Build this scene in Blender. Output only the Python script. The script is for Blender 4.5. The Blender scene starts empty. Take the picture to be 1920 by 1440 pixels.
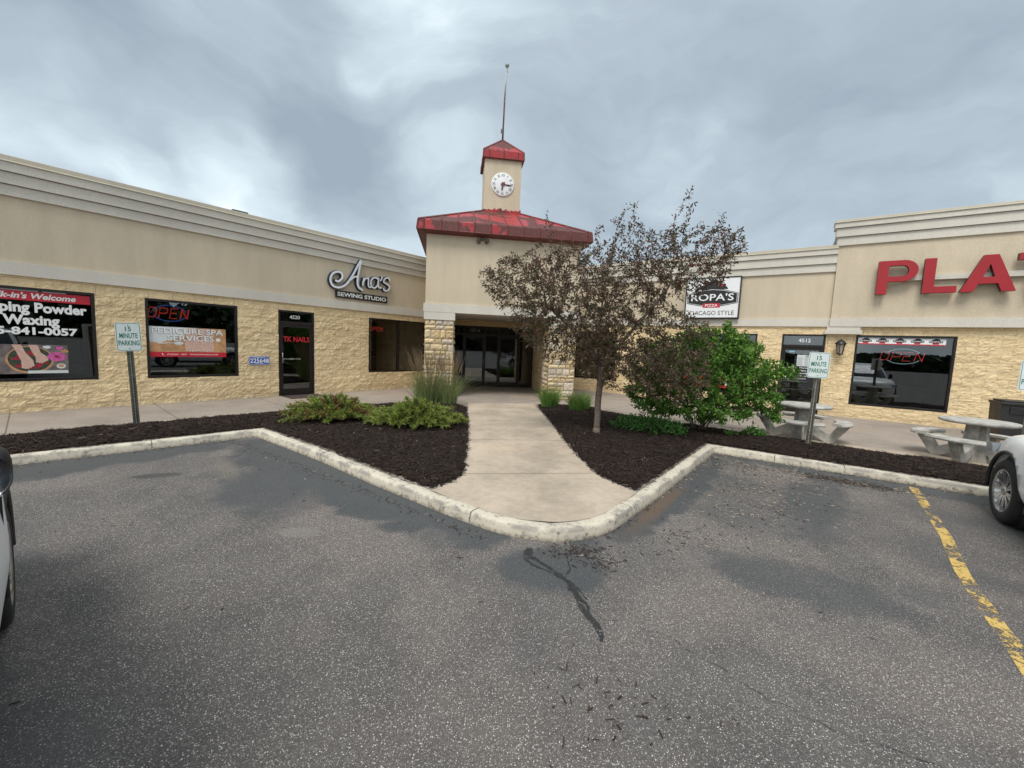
import bpy, bmesh, math, random
import numpy as np
from mathutils import Matrix, Vector
PI = math.pi
rad = math.radians
random.seed(7)
rng = np.random.default_rng(11)
S = bpy.context.scene
C = S.collection

# ------------------------------------------------------------------ camera
cam = bpy.data.cameras.new('camera')
cam.sensor_width = 36.0
cam.lens = 14.06
cam.clip_start = 0.05
cam.clip_end = 2000
co = bpy.data.objects.new('camera', cam)
C.objects.link(co)
R = ((0.99912, 0.04196, 0.0), (0.003918, -0.093292, 0.995631), (0.04178, -0.994754, -0.093374))
co.matrix_world = Matrix(((R[0][0], -R[0][1], -R[0][2], 0), (R[1][0], -R[1][1], -R[1][2], 0), (R[2][0], -R[2][1], -R[2][2], 1.75), (0, 0, 0, 1)))
S.camera = co

# ------------------------------------------------------------------ exposure
S.view_settings.view_transform = 'Standard'
S.view_settings.look = 'None'
S.view_settings.exposure = 0.78
S.view_settings.gamma = 1
S.render.engine = 'CYCLES'
S.cycles.max_bounces = 8
S.cycles.transparent_max_bounces = 12

# ------------------------------------------------------------------ sky
SUN_EL, SUN_AZ = rad(58), rad(205)       # azimuth clockwise from +Y: behind the camera, a little left
world = bpy.data.worlds.new('World')
S.world = world
world.use_nodes = True
nt = world.node_tree
nt.nodes.clear()


class NT:
    """tiny node-graph helper"""
    def __init__(self, tree):
        self.t = tree

    def n(self, kind, **kw):
        nd = self.t.nodes.new(kind)
        for k, v in kw.items():
            if k.startswith('i_'):
                nd.inputs[int(k[2:]) if k[2:].isdigit() else k[2:].replace('_', ' ')].default_value = v
            else:
                setattr(nd, k, v)
        return nd

    def l(self, a, b):
        self.t.links.new(a, b)

    def math(self, op, a, b=None, clamp=False):
        m = self.t.nodes.new('ShaderNodeMath')
        m.operation = op
        m.use_clamp = clamp
        for i, x in enumerate((a, b)):
            if x is None:
                continue
            if isinstance(x, (int, float)):
                m.inputs[i].default_value = x
            else:
                self.l(x, m.inputs[i])
        return m.outputs[0]

    def mix(self, fac, a, b, blend='MIX'):
        m = self.t.nodes.new('ShaderNodeMix')
        m.data_type = 'RGBA'
        m.blend_type = blend
        for sock, x in ((m.inputs[0], fac), (m.inputs[6], a), (m.inputs[7], b)):
            if isinstance(x, (int, float)):
                sock.default_value = x
            elif isinstance(x, tuple):
                sock.default_value = (*x, 1) if len(x) == 3 else x
            else:
                self.l(x, sock)
        return m.outputs[2]

    def ramp(self, x, stops, interp='LINEAR'):
        r = self.t.nodes.new('ShaderNodeValToRGB')
        r.color_ramp.interpolation = interp
        e = r.color_ramp.elements
        while len(e) < len(stops):
            e.new(0.5)
        for el, (p, c) in zip(e, stops):
            el.position = p
            el.color = (c, c, c, 1) if isinstance(c, (int, float)) else (*c, 1)
        self.l(x, r.inputs[0])
        return r.outputs[0]

    def noise(self, vec, scale, detail=4, rough=0.55, dist=0.0):
        m = self.t.nodes.new('ShaderNodeTexNoise')
        m.inputs['Scale'].default_value = scale
        m.inputs['Detail'].default_value = detail
        m.inputs['Roughness'].default_value = rough
        m.inputs['Distortion'].default_value = dist
        if vec is not None:
            self.l(vec, m.inputs['Vector'])
        return m

    def mapr(self, x, a, b, c=0.0, d=1.0, smooth=True):
        m = self.t.nodes.new('ShaderNodeMapRange')
        if smooth:
            m.interpolation_type = 'SMOOTHSTEP'
        for i, v in enumerate((a, b, c, d)):
            m.inputs[i + 1].default_value = v
        self.l(x, m.inputs[0])
        return m.outputs[0]


w = NT(nt)
tc = w.n('ShaderNodeTexCoord')
sky = w.n('ShaderNodeTexSky', sky_type='NISHITA', sun_disc=False, sun_elevation=SUN_EL, sun_rotation=SUN_AZ)
sky.dust_density = 3.0
D = tc.outputs['Generated']
sep = w.n('ShaderNodeSeparateXYZ')
w.l(D, sep.inputs[0])
warp = w.noise(D, 2.2, 4, 0.55)
wsub = w.n('ShaderNodeVectorMath', operation='SUBTRACT')
w.l(warp.outputs['Color'], wsub.inputs[0])
wsub.inputs[1].default_value = (.5, .5, .5)
wsc = w.n('ShaderNodeVectorMath', operation='SCALE')
w.l(wsub.outputs[0], wsc.inputs[0])
wsc.inputs['Scale'].default_value = 0.42
wadd = w.n('ShaderNodeVectorMath', operation='ADD')
w.l(D, wadd.inputs[0])
w.l(wsc.outputs[0], wadd.inputs[1])
wn = w.n('ShaderNodeVectorMath', operation='NORMALIZE')
w.l(wadd.outputs[0], wn.inputs[0])
DW = wn.outputs[0]
# flat cloud deck seen in perspective
den = w.math('ADD', w.math('MAXIMUM', sep.outputs['Z'], 0.0), 0.22)
cx = w.math('DIVIDE', sep.outputs['X'], den)
cy = w.math('DIVIDE', sep.outputs['Y'], den)
comb = w.n('ShaderNodeCombineXYZ')
w.l(cx, comb.inputs[0])
w.l(cy, comb.inputs[1])
mp = w.n('ShaderNodeMapping')
w.l(comb.outputs[0], mp.inputs[0])
mp.inputs['Rotation'].default_value = (0, 0, rad(40))
mp.inputs['Scale'].default_value = (1.0, 0.55, 1)
mq = w.n('ShaderNodeMapping')
w.l(DW, mq.inputs[0])
mq.inputs['Rotation'].default_value = (0, rad(-32), 0)
mq.inputs['Scale'].default_value = (.75, 1.0, 1.7)
base = w.noise(mq.outputs[0], 2.5, 7, 0.55, 0.2)
deck = w.noise(mp.outputs[0], 1.5, 5, 0.52, 0.4)
fine = w.noise(mq.outputs[0], 6.5, 6, 0.56, 0.3)
val = w.math('MULTIPLY', w.math('SUBTRACT', base.outputs['Fac'], 0.5), 1.22)
val = w.math('ADD', val, w.math('MULTIPLY', w.math('SUBTRACT', deck.outputs['Fac'], 0.5), 0.30))
val = w.math('ADD', val, w.math('MULTIPLY', w.math('SUBTRACT', fine.outputs['Fac'], 0.5), 0.36))
# thin and thick places of the cloud cover
for x, y, z, r, d in ((-.165, .913, .372, 3, .16), (-.149, .885, .43, 6, .06), (-.607, .735, .302, 7, .17), (-.675, .674, .30, 6, .10), (-.524, .808, .268, 5, .28), (-.44, .85, .235, 5, .22),
                      (-.373, .778, .506, 8, .04), (-.686, .608, .401, 10, .04), (-.221, .784, .58, 10, .03), (-.739, .607, .291, 7, .05), (-.505, .741, .442, 12, -.22),
                      (-.347, .859, .377, 8, -.16), (-.285, .905, .315, 7, -.16), (-.704, .609, .365, 7, -.12), (.40, .746, .532, 22, -.10), (.196, .894, .404, 12, -.06), (.288, .846, .448, 8, .06),
                      (.683, .645, .344, 9, .08), (.549, .766, .334, 12, -.08), (.585, .774, .243, 10, .06), (-.637, .689, .347, 6, -.08)):
    dp = w.n('ShaderNodeVectorMath', operation='DOT_PRODUCT')
    w.l(DW, dp.inputs[0])
    dp.inputs[1].default_value = (x, y, z)
    val = w.math('ADD', val, w.mapr(dp.outputs['Value'], math.cos(rad(r * 1.5)), 1.0, 0, d))
side = w.mapr(sep.outputs['X'], -0.2, 0.7, 0.0, 1.0)
val = w.math('ADD', val, w.math('MULTIPLY', side, -0.07))
val = w.math('ADD', val, 0.365)
ccol = w.ramp(val, [(0.0, (2.9, 3.5, 4.1)), (0.3, (3.95, 4.7, 5.3)), (0.55, (5.6, 6.6, 7.2)), (0.8, (8.0, 9.0, 9.5)), (1.0, (10.6, 11.4, 11.6))])
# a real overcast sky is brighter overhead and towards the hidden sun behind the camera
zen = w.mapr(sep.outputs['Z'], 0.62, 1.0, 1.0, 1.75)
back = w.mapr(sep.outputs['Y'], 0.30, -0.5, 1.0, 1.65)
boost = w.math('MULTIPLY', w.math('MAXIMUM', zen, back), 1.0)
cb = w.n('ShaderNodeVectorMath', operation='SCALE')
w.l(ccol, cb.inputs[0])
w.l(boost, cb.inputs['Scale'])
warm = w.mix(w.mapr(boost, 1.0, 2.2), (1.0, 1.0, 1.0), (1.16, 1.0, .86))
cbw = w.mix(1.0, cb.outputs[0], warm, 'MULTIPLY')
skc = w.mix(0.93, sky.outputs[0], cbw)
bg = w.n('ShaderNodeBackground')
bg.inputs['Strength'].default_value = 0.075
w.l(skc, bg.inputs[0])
wo = w.n('ShaderNodeOutputWorld')
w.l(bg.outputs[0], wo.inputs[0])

# ------------------------------------------------------------------ sun (veiled by cloud: weak and very soft)
sl = bpy.data.lights.new('sun', 'SUN')
sl.energy = 1.5
sl.angle = rad(24)
sl.color = (1.0, 0.96, 0.9)
so = bpy.data.objects.new('sun', sl)
C.objects.link(so)
so.rotation_euler = (PI / 2 - SUN_EL, 0, PI - SUN_AZ)
so.location = (0, 0, 30)

# ================================================================== helpers
class MB:
    """collects geometry, then links it as ONE mesh object"""
    def __init__(self):
        self.v, self.f, self.m, self.sm = [], [], [], []
        self.col = None

    def add(self, v, f, mat=0, M=None, smooth=False):
        o = len(self.v)
        if M is not None:
            v = [tuple(M @ Vector(p)) for p in v]
        self.v += [tuple(p) for p in v]
        self.f += [tuple(i + o for i in q) for q in f]
        self.m += [mat] * len(f)
        self.sm += [smooth] * len(f)

    def box(self, x0, x1, y0, y1, z0, z1, mat=0, M=None, bev=0.0):
        if bev > 0:
            b = bmesh.new()
            bmesh.ops.create_cube(b, size=1)
            for q in b.verts:
                q.co = ((x0 + x1) / 2 + q.co.x * (x1 - x0), (y0 + y1) / 2 + q.co.y * (y1 - y0), (z0 + z1) / 2 + q.co.z * (z1 - z0))
            bmesh.ops.bevel(b, geom=b.edges[:], offset=bev, segments=2, affect='EDGES', profile=0.5)
            b.verts.index_update()
            self.add([q.co[:] for q in b.verts], [[q.index for q in f.verts] for f in b.faces], mat, M)
            b.free()
            return
        v = [(x0, y0, z0), (x1, y0, z0), (x1, y1, z0), (x0, y1, z0), (x0, y0, z1), (x1, y0, z1), (x1, y1, z1), (x0, y1, z1)]
        self.add(v, [(0, 3, 2, 1), (4, 5, 6, 7), (0, 1, 5, 4), (1, 2, 6, 5), (2, 3, 7, 6), (3, 0, 4, 7)], mat, M)

    def frame(self, x0, x1, z0, z1, t, y0, y1, mat=0, tb=None):
        """rectangular frame lying in the xz plane"""
        tb = t if tb is None else tb
        self.box(x0, x0 + t, y0, y1, z0, z1, mat)
        self.box(x1 - t, x1, y0, y1, z0, z1, mat)
        self.box(x0 + t, x1 - t, y0, y1, z1 - t, z1, mat)
        self.box(x0 + t, x1 - t, y0, y1, z0, z0 + tb, mat)

    def prism(self, pts, y0, y1, mat=0, M=None, side=None):
        """2D outline (x, z), counter-clockwise seen from -y, extruded from y0 (front) to y1"""
        n = len(pts)
        v = [(x, y0, z) for x, z in pts] + [(x, y1, z) for x, z in pts]
        self.add(v, [tuple(range(n)), tuple(range(2 * n - 1, n - 1, -1))], mat, M)
        self.add(v, [(i, i + n, (i + 1) % n + n, (i + 1) % n) for i in range(n)], mat if side is None else side, M)

    def tube(self, pts, rads, seg=8, mat=0, cap=True, M=None, smooth=True):
        pts = [Vector(p) for p in pts]
        if isinstance(rads, (int, float)):
            rads = [rads] * len(pts)
        v, f = [], []
        up = Vector((0, 0, 1))
        for i, p in enumerate(pts):
            d = (pts[min(i + 1, len(pts) - 1)] - pts[max(i - 1, 0)]).normalized()
            a = d.cross(up if abs(d.z) < .95 else Vector((1, 0, 0))).normalized()
            b = d.cross(a)
            for k in range(seg):
                t = 2 * PI * k / seg
                v.append(tuple(p + (a * math.cos(t) + b * math.sin(t)) * rads[i]))
        for i in range(len(pts) - 1):
            for k in range(seg):
                f.append((i * seg + k, i * seg + (k + 1) % seg, (i + 1) * seg + (k + 1) % seg, (i + 1) * seg + k))
        if cap:
            f.append(tuple(range(seg))[::-1])
            f.append(tuple((len(pts) - 1) * seg + k for k in range(seg)))
        self.add(v, f, mat, M, smooth)

    def lathe(self, prof, seg=24, mat=0, M=None, smooth=True):
        """profile of (r, z) turned about z"""
        v, f = [], []
        for r, z in prof:
            for k in range(seg):
                t = 2 * PI * k / seg
                v.append((r * math.cos(t), r * math.sin(t), z))
        for i in range(len(prof) - 1):
            for k in range(seg):
                f.append((i * seg + k, i * seg + (k + 1) % seg, (i + 1) * seg + (k + 1) % seg, (i + 1) * seg + k))
        self.add(v, f, mat, M, smooth)

    def build(self, name, mats, parent=None, fix=True, loc=None):
        me = bpy.data.meshes.new(name)
        me.from_pydata(self.v, [], self.f)
        if not isinstance(mats, (list, tuple)):
            mats = [mats]
        for m in mats:
            me.materials.append(m)
        me.polygons.foreach_set('material_index', self.m)
        me.polygons.foreach_set('use_smooth', self.sm)
        if self.col is not None:
            a = me.color_attributes.new('tint', 'FLOAT_COLOR', 'POINT')
            a.data.foreach_set('color', np.asarray(self.col, dtype=np.float32).ravel())
        if fix:
            b = bmesh.new()
            b.from_mesh(me)
            bmesh.ops.recalc_face_normals(b, faces=b.faces[:])
            b.to_mesh(me)
            b.free()
        o = bpy.data.objects.new(name, me)
        C.objects.link(o)
        if parent is not None:
            o.parent = parent
        if loc is not None:
            o.location = loc
        return o


def np_obj(name, V, F, mat, parent=None, tint=None, smooth=False):
    """fast mesh from arrays; all faces with the same corner count"""
    me = bpy.data.meshes.new(name)
    F = np.asarray(F, dtype=np.int32)
    n, k = F.shape
    me.vertices.add(len(V))
    me.vertices.foreach_set('co', np.asarray(V, dtype=np.float32).ravel())
    me.loops.add(n * k)
    me.loops.foreach_set('vertex_index', F.ravel())
    me.polygons.add(n)
    me.polygons.foreach_set('loop_start', np.arange(0, n * k, k, dtype=np.int32))
    me.polygons.foreach_set('use_smooth', np.full(n, smooth))
    me.update(calc_edges=True)
    me.validate()
    if tint is not None:
        t = np.ones((len(V), 4), dtype=np.float32)
        t[:, :3] = tint
        a = me.color_attributes.new('tint', 'FLOAT_COLOR', 'POINT')
        a.data.foreach_set('color', t.ravel())
    me.materials.append(mat)
    o = bpy.data.objects.new(name, me)
    C.objects.link(o)
    if parent is not None:
        o.parent = parent
    return o


def tag(o, label=None, cat=None, group=None, kind=None):
    for k, v in (('label', label), ('category', cat), ('group', group), ('kind', kind)):
        if v:
            o[k] = v
    return o


def thing(name, label, cat, loc=(0, 0, 0), rz=0.0, group=None):
    o = bpy.data.objects.new(name, None)
    o.empty_display_size = 0.2
    C.objects.link(o)
    o.location = loc
    o.rotation_euler = (0, 0, rz)
    return tag(o, label, cat, group)


def copy_tree(o, parent=None):
    c = o.copy()
    C.objects.link(c)
    if parent is not None:
        c.parent = parent
    for ch in [x for x in C.objects if x.parent == o]:
        copy_tree(ch, c)
    return c


def text_geo(s, bold=0.0, shear=0.0, depth=0.0, spacing=1.0):
    cu = bpy.data.curves.new('text', 'FONT')
    cu.body = s
    cu.size = 1
    cu.offset = bold
    cu.shear = shear
    cu.extrude = depth
    cu.space_character = spacing
    cu.resolution_u = 3
    cu.align_x = 'LEFT'
    o = bpy.data.objects.new('text', cu)
    C.objects.link(o)
    dg = bpy.context.evaluated_depsgraph_get()
    me = bpy.data.meshes.new_from_object(o.evaluated_get(dg))
    v = [x.co[:] for x in me.vertices]
    f = [tuple(p.vertices) for p in me.polygons]
    C.objects.unlink(o)
    bpy.data.objects.remove(o)
    bpy.data.curves.remove(cu)
    bpy.data.meshes.remove(me)
    return v, f


def put_text(mb, s, x0, x1, z0, z1, y, mat=0, bold=0.0, shear=0.0, fit=True, spacing=1.0, thick=0.0):
    """text filling the box x0..x1, z0..z1 on a plane facing -y"""
    v, f = text_geo(s, bold, shear, 0.0, spacing)
    if not v:
        return
    xs = [p[0] for p in v]
    zs = [p[1] for p in v]
    ax, bx, az, bz = min(xs), max(xs), min(zs), max(zs)
    sx = (x1 - x0) / (bx - ax)
    sz = (z1 - z0) / (bz - az)
    if not fit:
        sx = sz = min(sx, sz)
    ox = x0 + ((x1 - x0) - sx * (bx - ax)) / 2
    oz = z0 + ((z1 - z0) - sz * (bz - az)) / 2
    w3 = [(ox + (p[0] - ax) * sx, y, oz + (p[1] - az) * sz) for p in v]
    mb.add(w3, f, mat)
    if thick:
        pass


def catmull(pts, n=8):
    P = [np.array(p, float) for p in pts]
    P = [2 * P[0] - P[1]] + P + [2 * P[-1] - P[-2]]
    out = []
    for i in range(1, len(P) - 2):
        for k in range(n):
            t = k / n
            a, b, c, d = P[i - 1], P[i], P[i + 1], P[i + 2]
            out.append(.5 * (2 * b + (c - a) * t + (2 * a - 5 * b + 4 * c - d) * t * t + (3 * b - a - 3 * c + d) * t ** 3))
    out.append(P[-2])
    return out


def stroke(mb, pts, wd, y0, y1, mat=0, side=None, taper=False):
    """ribbon letter stroke in the xz plane, extruded"""
    q = catmull(pts)
    n = len(q)
    L, Rr = [], []
    for i in range(n):
        d = q[min(i + 1, n - 1)] - q[max(i - 1, 0)]
        d = d / (np.linalg.norm(d) + 1e-9)
        nn = np.array((-d[1], d[0]))
        ww = wd * (1 if not taper else .55 + .45 * math.sin(PI * i / (n - 1)))
        L.append(q[i] + nn * ww / 2)
        Rr.append(q[i] - nn * ww / 2)
    v = [(p[0], y0, p[1]) for p in L] + [(p[0], y0, p[1]) for p in Rr] + [(p[0], y1, p[1]) for p in L] + [(p[0], y1, p[1]) for p in Rr]
    front = [(i, i + 1, n + i + 1, n + i) for i in range(n - 1)]
    back = [(2 * n + i, 3 * n + i, 3 * n + i + 1, 2 * n + i + 1) for i in range(n - 1)]
    sd = [(i, 2 * n + i, 2 * n + i + 1, i + 1) for i in range(n - 1)] + [(n + i, n + i + 1, 3 * n + i + 1, 3 * n + i) for i in range(n - 1)]
    sd += [(0, n, 3 * n, 2 * n), (n - 1, 3 * n - 1, 4 * n - 1, 2 * n - 1)]
    mb.add(v, front, mat)
    mb.add(v, back + sd, mat if side is None else side)


def vnoise(x, y, seed=0):
    """vectorised 2D value noise in -1..1"""
    g = np.random.default_rng(seed).uniform(-1, 1, (256, 256))
    xi, yi = np.floor(x).astype(int), np.floor(y).astype(int)
    fx, fy = x - xi, y - yi
    fx, fy = fx * fx * (3 - 2 * fx), fy * fy * (3 - 2 * fy)
    a, b = g[xi % 256, yi % 256], g[(xi + 1) % 256, yi % 256]
    c, d = g[xi % 256, (yi + 1) % 256], g[(xi + 1) % 256, (yi + 1) % 256]
    return (a * (1 - fx) + b * fx) * (1 - fy) + (c * (1 - fx) + d * fx) * fy


def fbm(x, y, oct=4, seed=0, gain=.5):
    s, a = 0, 1
    for k in range(oct):
        s = s + a * vnoise(x * 2 ** k, y * 2 ** k, seed + k)
        a *= gain
    return s


def in_poly(px, py, poly):
    ins = np.zeros(px.shape, bool)
    n = len(poly)
    for i in range(n):
        x0, y0 = poly[i]
        x1, y1 = poly[(i + 1) % n]
        c = ((y0 > py) != (y1 > py))
        t = (x1 - x0) * (py - y0) / ((y1 - y0) if y1 != y0 else 1e-9) + x0
        ins ^= c & (px < t)
    return ins


def poly_dist(px, py, poly):
    d = np.full(px.shape, 1e9)
    n = len(poly)
    for i in range(n):
        a, b = np.array(poly[i]), np.array(poly[(i + 1) % n])
        e = b - a
        t = np.clip(((px - a[0]) * e[0] + (py - a[1]) * e[1]) / (e @ e + 1e-12), 0, 1)
        d = np.minimum(d, np.hypot(px - a[0] - t * e[0], py - a[1] - t * e[1]))
    return d


# ================================================================== materials
def new_mat(name):
    m = bpy.data.materials.new(name)
    m.use_nodes = True
    m.node_tree.nodes.clear()
    g = NT(m.node_tree)
    out = g.n('ShaderNodeOutputMaterial')
    b = g.n('ShaderNodeBsdfPrincipled')
    g.l(b.outputs[0], out.inputs[0])
    return m, g, b, out


def ocoord(g):
    return g.n('ShaderNodeTexCoord').outputs['Object']


def bump(g, b, h, strength=.3, dist=.01):
    bn = g.n('ShaderNodeBump')
    bn.inputs['Strength'].default_value = strength
    bn.inputs['Distance'].default_value = dist
    g.l(h, bn.inputs['Height'])
    g.l(bn.outputs[0], b.inputs['Normal'])


def simple(name, col, rough=.5, metal=0.0, var=.12, vs=6.0, bs=0.0, bscale=80, spec=.5, coat=0.0):
    m, g, b, out = new_mat(name)
    c = ocoord(g)
    n = g.noise(c, vs, 5, .6)
    f = g.mapr(n.outputs['Fac'], .3, .7, 1 - var, 1 + var)
    v = g.n('ShaderNodeVectorMath', operation='SCALE')
    v.inputs[0].default_value = col
    g.l(f, v.inputs['Scale'])
    g.l(v.outputs[0], b.inputs['Base Color'])
    g.l(g.mapr(n.outputs['Fac'], .3, .7, max(.02, rough - .06), min(1, rough + .06)), b.inputs['Roughness'])
    b.inputs['Metallic'].default_value = metal
    b.inputs['Specular IOR Level'].default_value = spec
    b.inputs['Coat Weight'].default_value = coat
    if bs:
        bump(g, b, g.noise(c, bscale, 3, .6).outputs['Fac'], bs, .004)
    return m


def glow(name, col, power):
    m, g, b, out = new_mat(name)
    b.inputs['Base Color'].default_value = (*col, 1)
    b.inputs['Emission Color'].default_value = (*col, 1)
    b.inputs['Emission Strength'].default_value = power
    return m


M = {}
# stucco (sand-finish render)
def stucco(name, col, streak=.10):
    m, g, b, out = new_mat(name)
    c = ocoord(g)
    mp_ = g.n('ShaderNodeMapping')
    mp_.inputs['Scale'].default_value = (3.0, 3.0, .7)
    g.l(c, mp_.inputs[0])
    n1 = g.noise(mp_.outputs[0], 1.1, 5, .6)
    n2 = g.noise(c, 55, 3, .7)
    n3 = g.noise(c, .5, 3, .5)
    f = g.math('ADD', g.mapr(n1.outputs['Fac'], .3, .72, -streak, streak), g.mapr(n2.outputs['Fac'], .3, .7, -.10, .10))
    f = g.math('ADD', f, g.mapr(n3.outputs['Fac'], .3, .7, .95, 1.05))
    v = g.n('ShaderNodeVectorMath', operation='SCALE')
    v.inputs[0].default_value = col
    g.l(f, v.inputs['Scale'])
    g.l(v.outputs[0], b.inputs['Base Color'])
    b.inputs['Roughness'].default_value = .9
    b.inputs['Specular IOR Level'].default_value = .25
    bump(g, b, n2.outputs['Fac'], .55, .006)
    return m


M['stucco'] = stucco('tan_stucco', (.57, .485, .365), .05)
M['trim'] = stucco('pale_trim', (.60, .565, .50), .03)
M['cap'] = stucco('coping_metal', (.46, .42, .34), .03)


def splitface():
    m, g, b, out = new_mat('split_face_block')
    c = ocoord(g)
    sp = g.n('ShaderNodeSeparateXYZ')
    g.l(c, sp.inputs[0])
    cb_ = g.n('ShaderNodeCombineXYZ')
    g.l(g.math('ADD', sp.outputs['X'], sp.outputs['Y']), cb_.inputs[0])
    g.l(sp.outputs['Z'], cb_.inputs[1])
    br = g.n('ShaderNodeTexBrick')
    g.l(cb_.outputs[0], br.inputs['Vector'])
    br.inputs['Scale'].default_value = 1
    br.inputs['Brick Width'].default_value = .405
    br.inputs['Row Height'].default_value = .203
    br.inputs['Mortar Size'].default_value = .0035
    br.inputs['Mortar Smooth'].default_value = .4
    br.inputs['Bias'].default_value = -.2
    br.inputs['Color1'].default_value = (.76, .595, .365, 1)
    br.inputs['Color2'].default_value = (.68, .52, .305, 1)
    br.inputs['Mortar'].default_value = (.47, .355, .205, 1)
    n1 = g.noise(c, 7, 6, .65)
    n2 = g.noise(c, 34, 5, .65, .5)
    n3 = g.noise(c, .8, 3, .5)
    f = g.math('ADD', g.mapr(n1.outputs['Fac'], .3, .7, -.09, .09), g.mapr(n2.outputs['Fac'], .3, .7, -.10, .10))
    f = g.math('ADD', f, g.mapr(n3.outputs['Fac'], .3, .7, .93, 1.06))
    col = g.n('ShaderNodeVectorMath', operation='SCALE')
    g.l(br.outputs['Color'], col.inputs[0])
    g.l(f, col.inputs['Scale'])
    # splash dirt low on the wall
    dirt = g.math('MULTIPLY', g.mapr(sp.outputs['Z'], .55, .10), g.mapr(n1.outputs['Fac'], .35, .65, .0, .35))
    g.l(g.mix(dirt, col.outputs[0], (.30, .22, .13)), b.inputs['Base Color'])
    b.inputs['Roughness'].default_value = .92
    b.inputs['Specular IOR Level'].default_value = .2
    h = g.math('ADD', g.math('MULTIPLY', n1.outputs['Fac'], 1.0), g.math('MULTIPLY', n2.outputs['Fac'], .5))
    h = g.math('ADD', h, g.math('MULTIPLY', br.outputs['Fac'], -.35))
    bump(g, b, h, .65, .03)
    return m


M['split'] = splitface()


def tinted(name, base=(1, 1, 1), rough=.8, bs=.4, bscale=40, trans=0.0, spec=.3, var=.15):
    """colour from the mesh's own per-piece tint"""
    m, g, b, out = new_mat(name)
    c = ocoord(g)
    a = g.n('ShaderNodeVertexColor', layer_name='tint')
    n = g.noise(c, bscale, 4, .6)
    f = g.mapr(n.outputs['Fac'], .3, .7, 1 - var, 1 + var)
    v = g.n('ShaderNodeVectorMath', operation='SCALE')
    g.l(a.outputs[0], v.inputs[0])
    g.l(f, v.inputs['Scale'])
    g.l(v.outputs[0], b.inputs['Base Color'])
    b.inputs['Roughness'].default_value = rough
    b.inputs['Specular IOR Level'].default_value = spec
    if bs:
        bump(g, b, n.outputs['Fac'], bs, .01)
    if trans:
        tr = g.n('ShaderNodeBsdfTranslucent')
        g.l(v.outputs[0], tr.inputs[0])
        mx = g.n('ShaderNodeMixShader')
        mx.inputs[0].default_value = trans
        g.l(b.outputs[0], mx.inputs[1])
        g.l(tr.outputs[0], mx.inputs[2])
        g.l(mx.outputs[0], out.inputs[0])
    return m


M['ashlar'] = tinted('cut_limestone', rough=.9, bs=.6, bscale=26)
M['mortar'] = simple('mortar', (.20, .165, .13), .95, bs=.3)
M['leaf'] = tinted('leaf', rough=.5, bs=0, trans=.25, spec=.35)
M['darkleaf'] = tinted('purple_leaf', rough=.45, bs=0, trans=.12, spec=.45)
M['needle'] = tinted('juniper_needle', rough=.6, bs=0, trans=.12)
M['grass'] = tinted('grass_blade', rough=.55, bs=0, trans=.3)
M['chips'] = tinted('bark_chips', rough=.85, bs=.3, bscale=60)
M['bark'] = simple('bark', (.13, .10, .08), .9, var=.4, vs=18, bs=.8, bscale=45)
M['mulch'] = simple('mulch', (.020, .013, .010), .95, var=.6, vs=40, bs=1.0, bscale=60, spec=.15)


def peeling_red():
    m, g, b, out = new_mat('peeling_red_metal')
    c = ocoord(g)
    n1 = g.noise(c, .9, 3, .55, .5)
    n2 = g.noise(c, 9, 4, .6)
    k = g.math('ADD', n1.outputs['Fac'], g.math('MULTIPLY', g.math('SUBTRACT', n2.outputs['Fac'], .5), .10))
    sp = g.n('ShaderNodeSeparateXYZ')
    g.l(c, sp.inputs[0])
    wn_ = g.n('ShaderNodeTexWhiteNoise', noise_dimensions='2D')
    pc = g.n('ShaderNodeCombineXYZ')
    g.l(g.math('FLOOR', g.math('DIVIDE', g.math('ADD', sp.outputs['X'], .07), .484)), pc.inputs[0])
    g.l(g.math('FLOOR', g.math('ADD', g.math('DIVIDE', g.math('ADD', sp.outputs['Y'], .07), .484), .0)), pc.inputs[1])
    g.l(pc.outputs[0], wn_.inputs['Vector'])
    k = g.math('ADD', k, g.math('MULTIPLY', g.math('SUBTRACT', wn_.outputs['Value'], .5), .16))
    under = g.mix(g.mapr(n2.outputs['Fac'], .35, .7), (.085, .022, .020), (.125, .034, .030))
    red = g.mix(g.mapr(n2.outputs['Fac'], .3, .7), (.29, .012, .018), (.36, .024, .030))
    f = g.ramp(k, [(.522, 0.0), (.533, 1.0)])
    edge = g.ramp(k, [(.524, 0.0), (.528, .35), (.533, .0)])
    col = g.mix(f, under, red)
    col = g.mix(g.math('MULTIPLY', edge, g.mapr(n2.outputs['Fac'], .45, .6)), col, (.42, .24, .23))
    g.l(col, b.inputs['Base Color'])
    g.l(g.mix(f, (.62, .62, .62), (.42, .42, .42)), b.inputs['Roughness'])
    b.inputs['Specular IOR Level'].default_value = .45
    bump(g, b, f, .35, .004)
    return m


M['redroof'] = peeling_red()
M['redseam'] = simple('oxide_red_seam', (.15, .035, .03), .5, var=.25)
M['frame'] = simple('dark_bronze_frame', (.018, .014, .012), .42, metal=.3, var=.2)
M['black'] = simple('black_paint', (.012, .012, .013), .4, var=.2)
M['rubber'] = simple('tyre_rubber', (.016, .016, .017), .75, var=.25, vs=20, bs=.3)
M['white'] = simple('white_vinyl', (.78, .79, .80), .45, var=.03)
M['whiteink'] = simple('white_lettering', (.80, .80, .80), .5, var=.02)
M['red'] = simple('red_vinyl', (.52, .012, .03), .42, var=.05)
M['redletter'] = simple('red_acrylic_face', (.34, .010, .018), .38, var=.06, vs=2)
M['redreturn'] = simple('dark_red_return', (.10, .008, .010), .5)
M['green'] = simple('green_ink', (.012, .16, .10), .45, var=.05)
M['signwhite'] = simple('reflective_sheet', (.66, .73, .72), .35, var=.04)
M['steel'] = simple('galvanised_post', (.13, .12, .095), .5, metal=.55, var=.3, vs=10)
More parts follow.
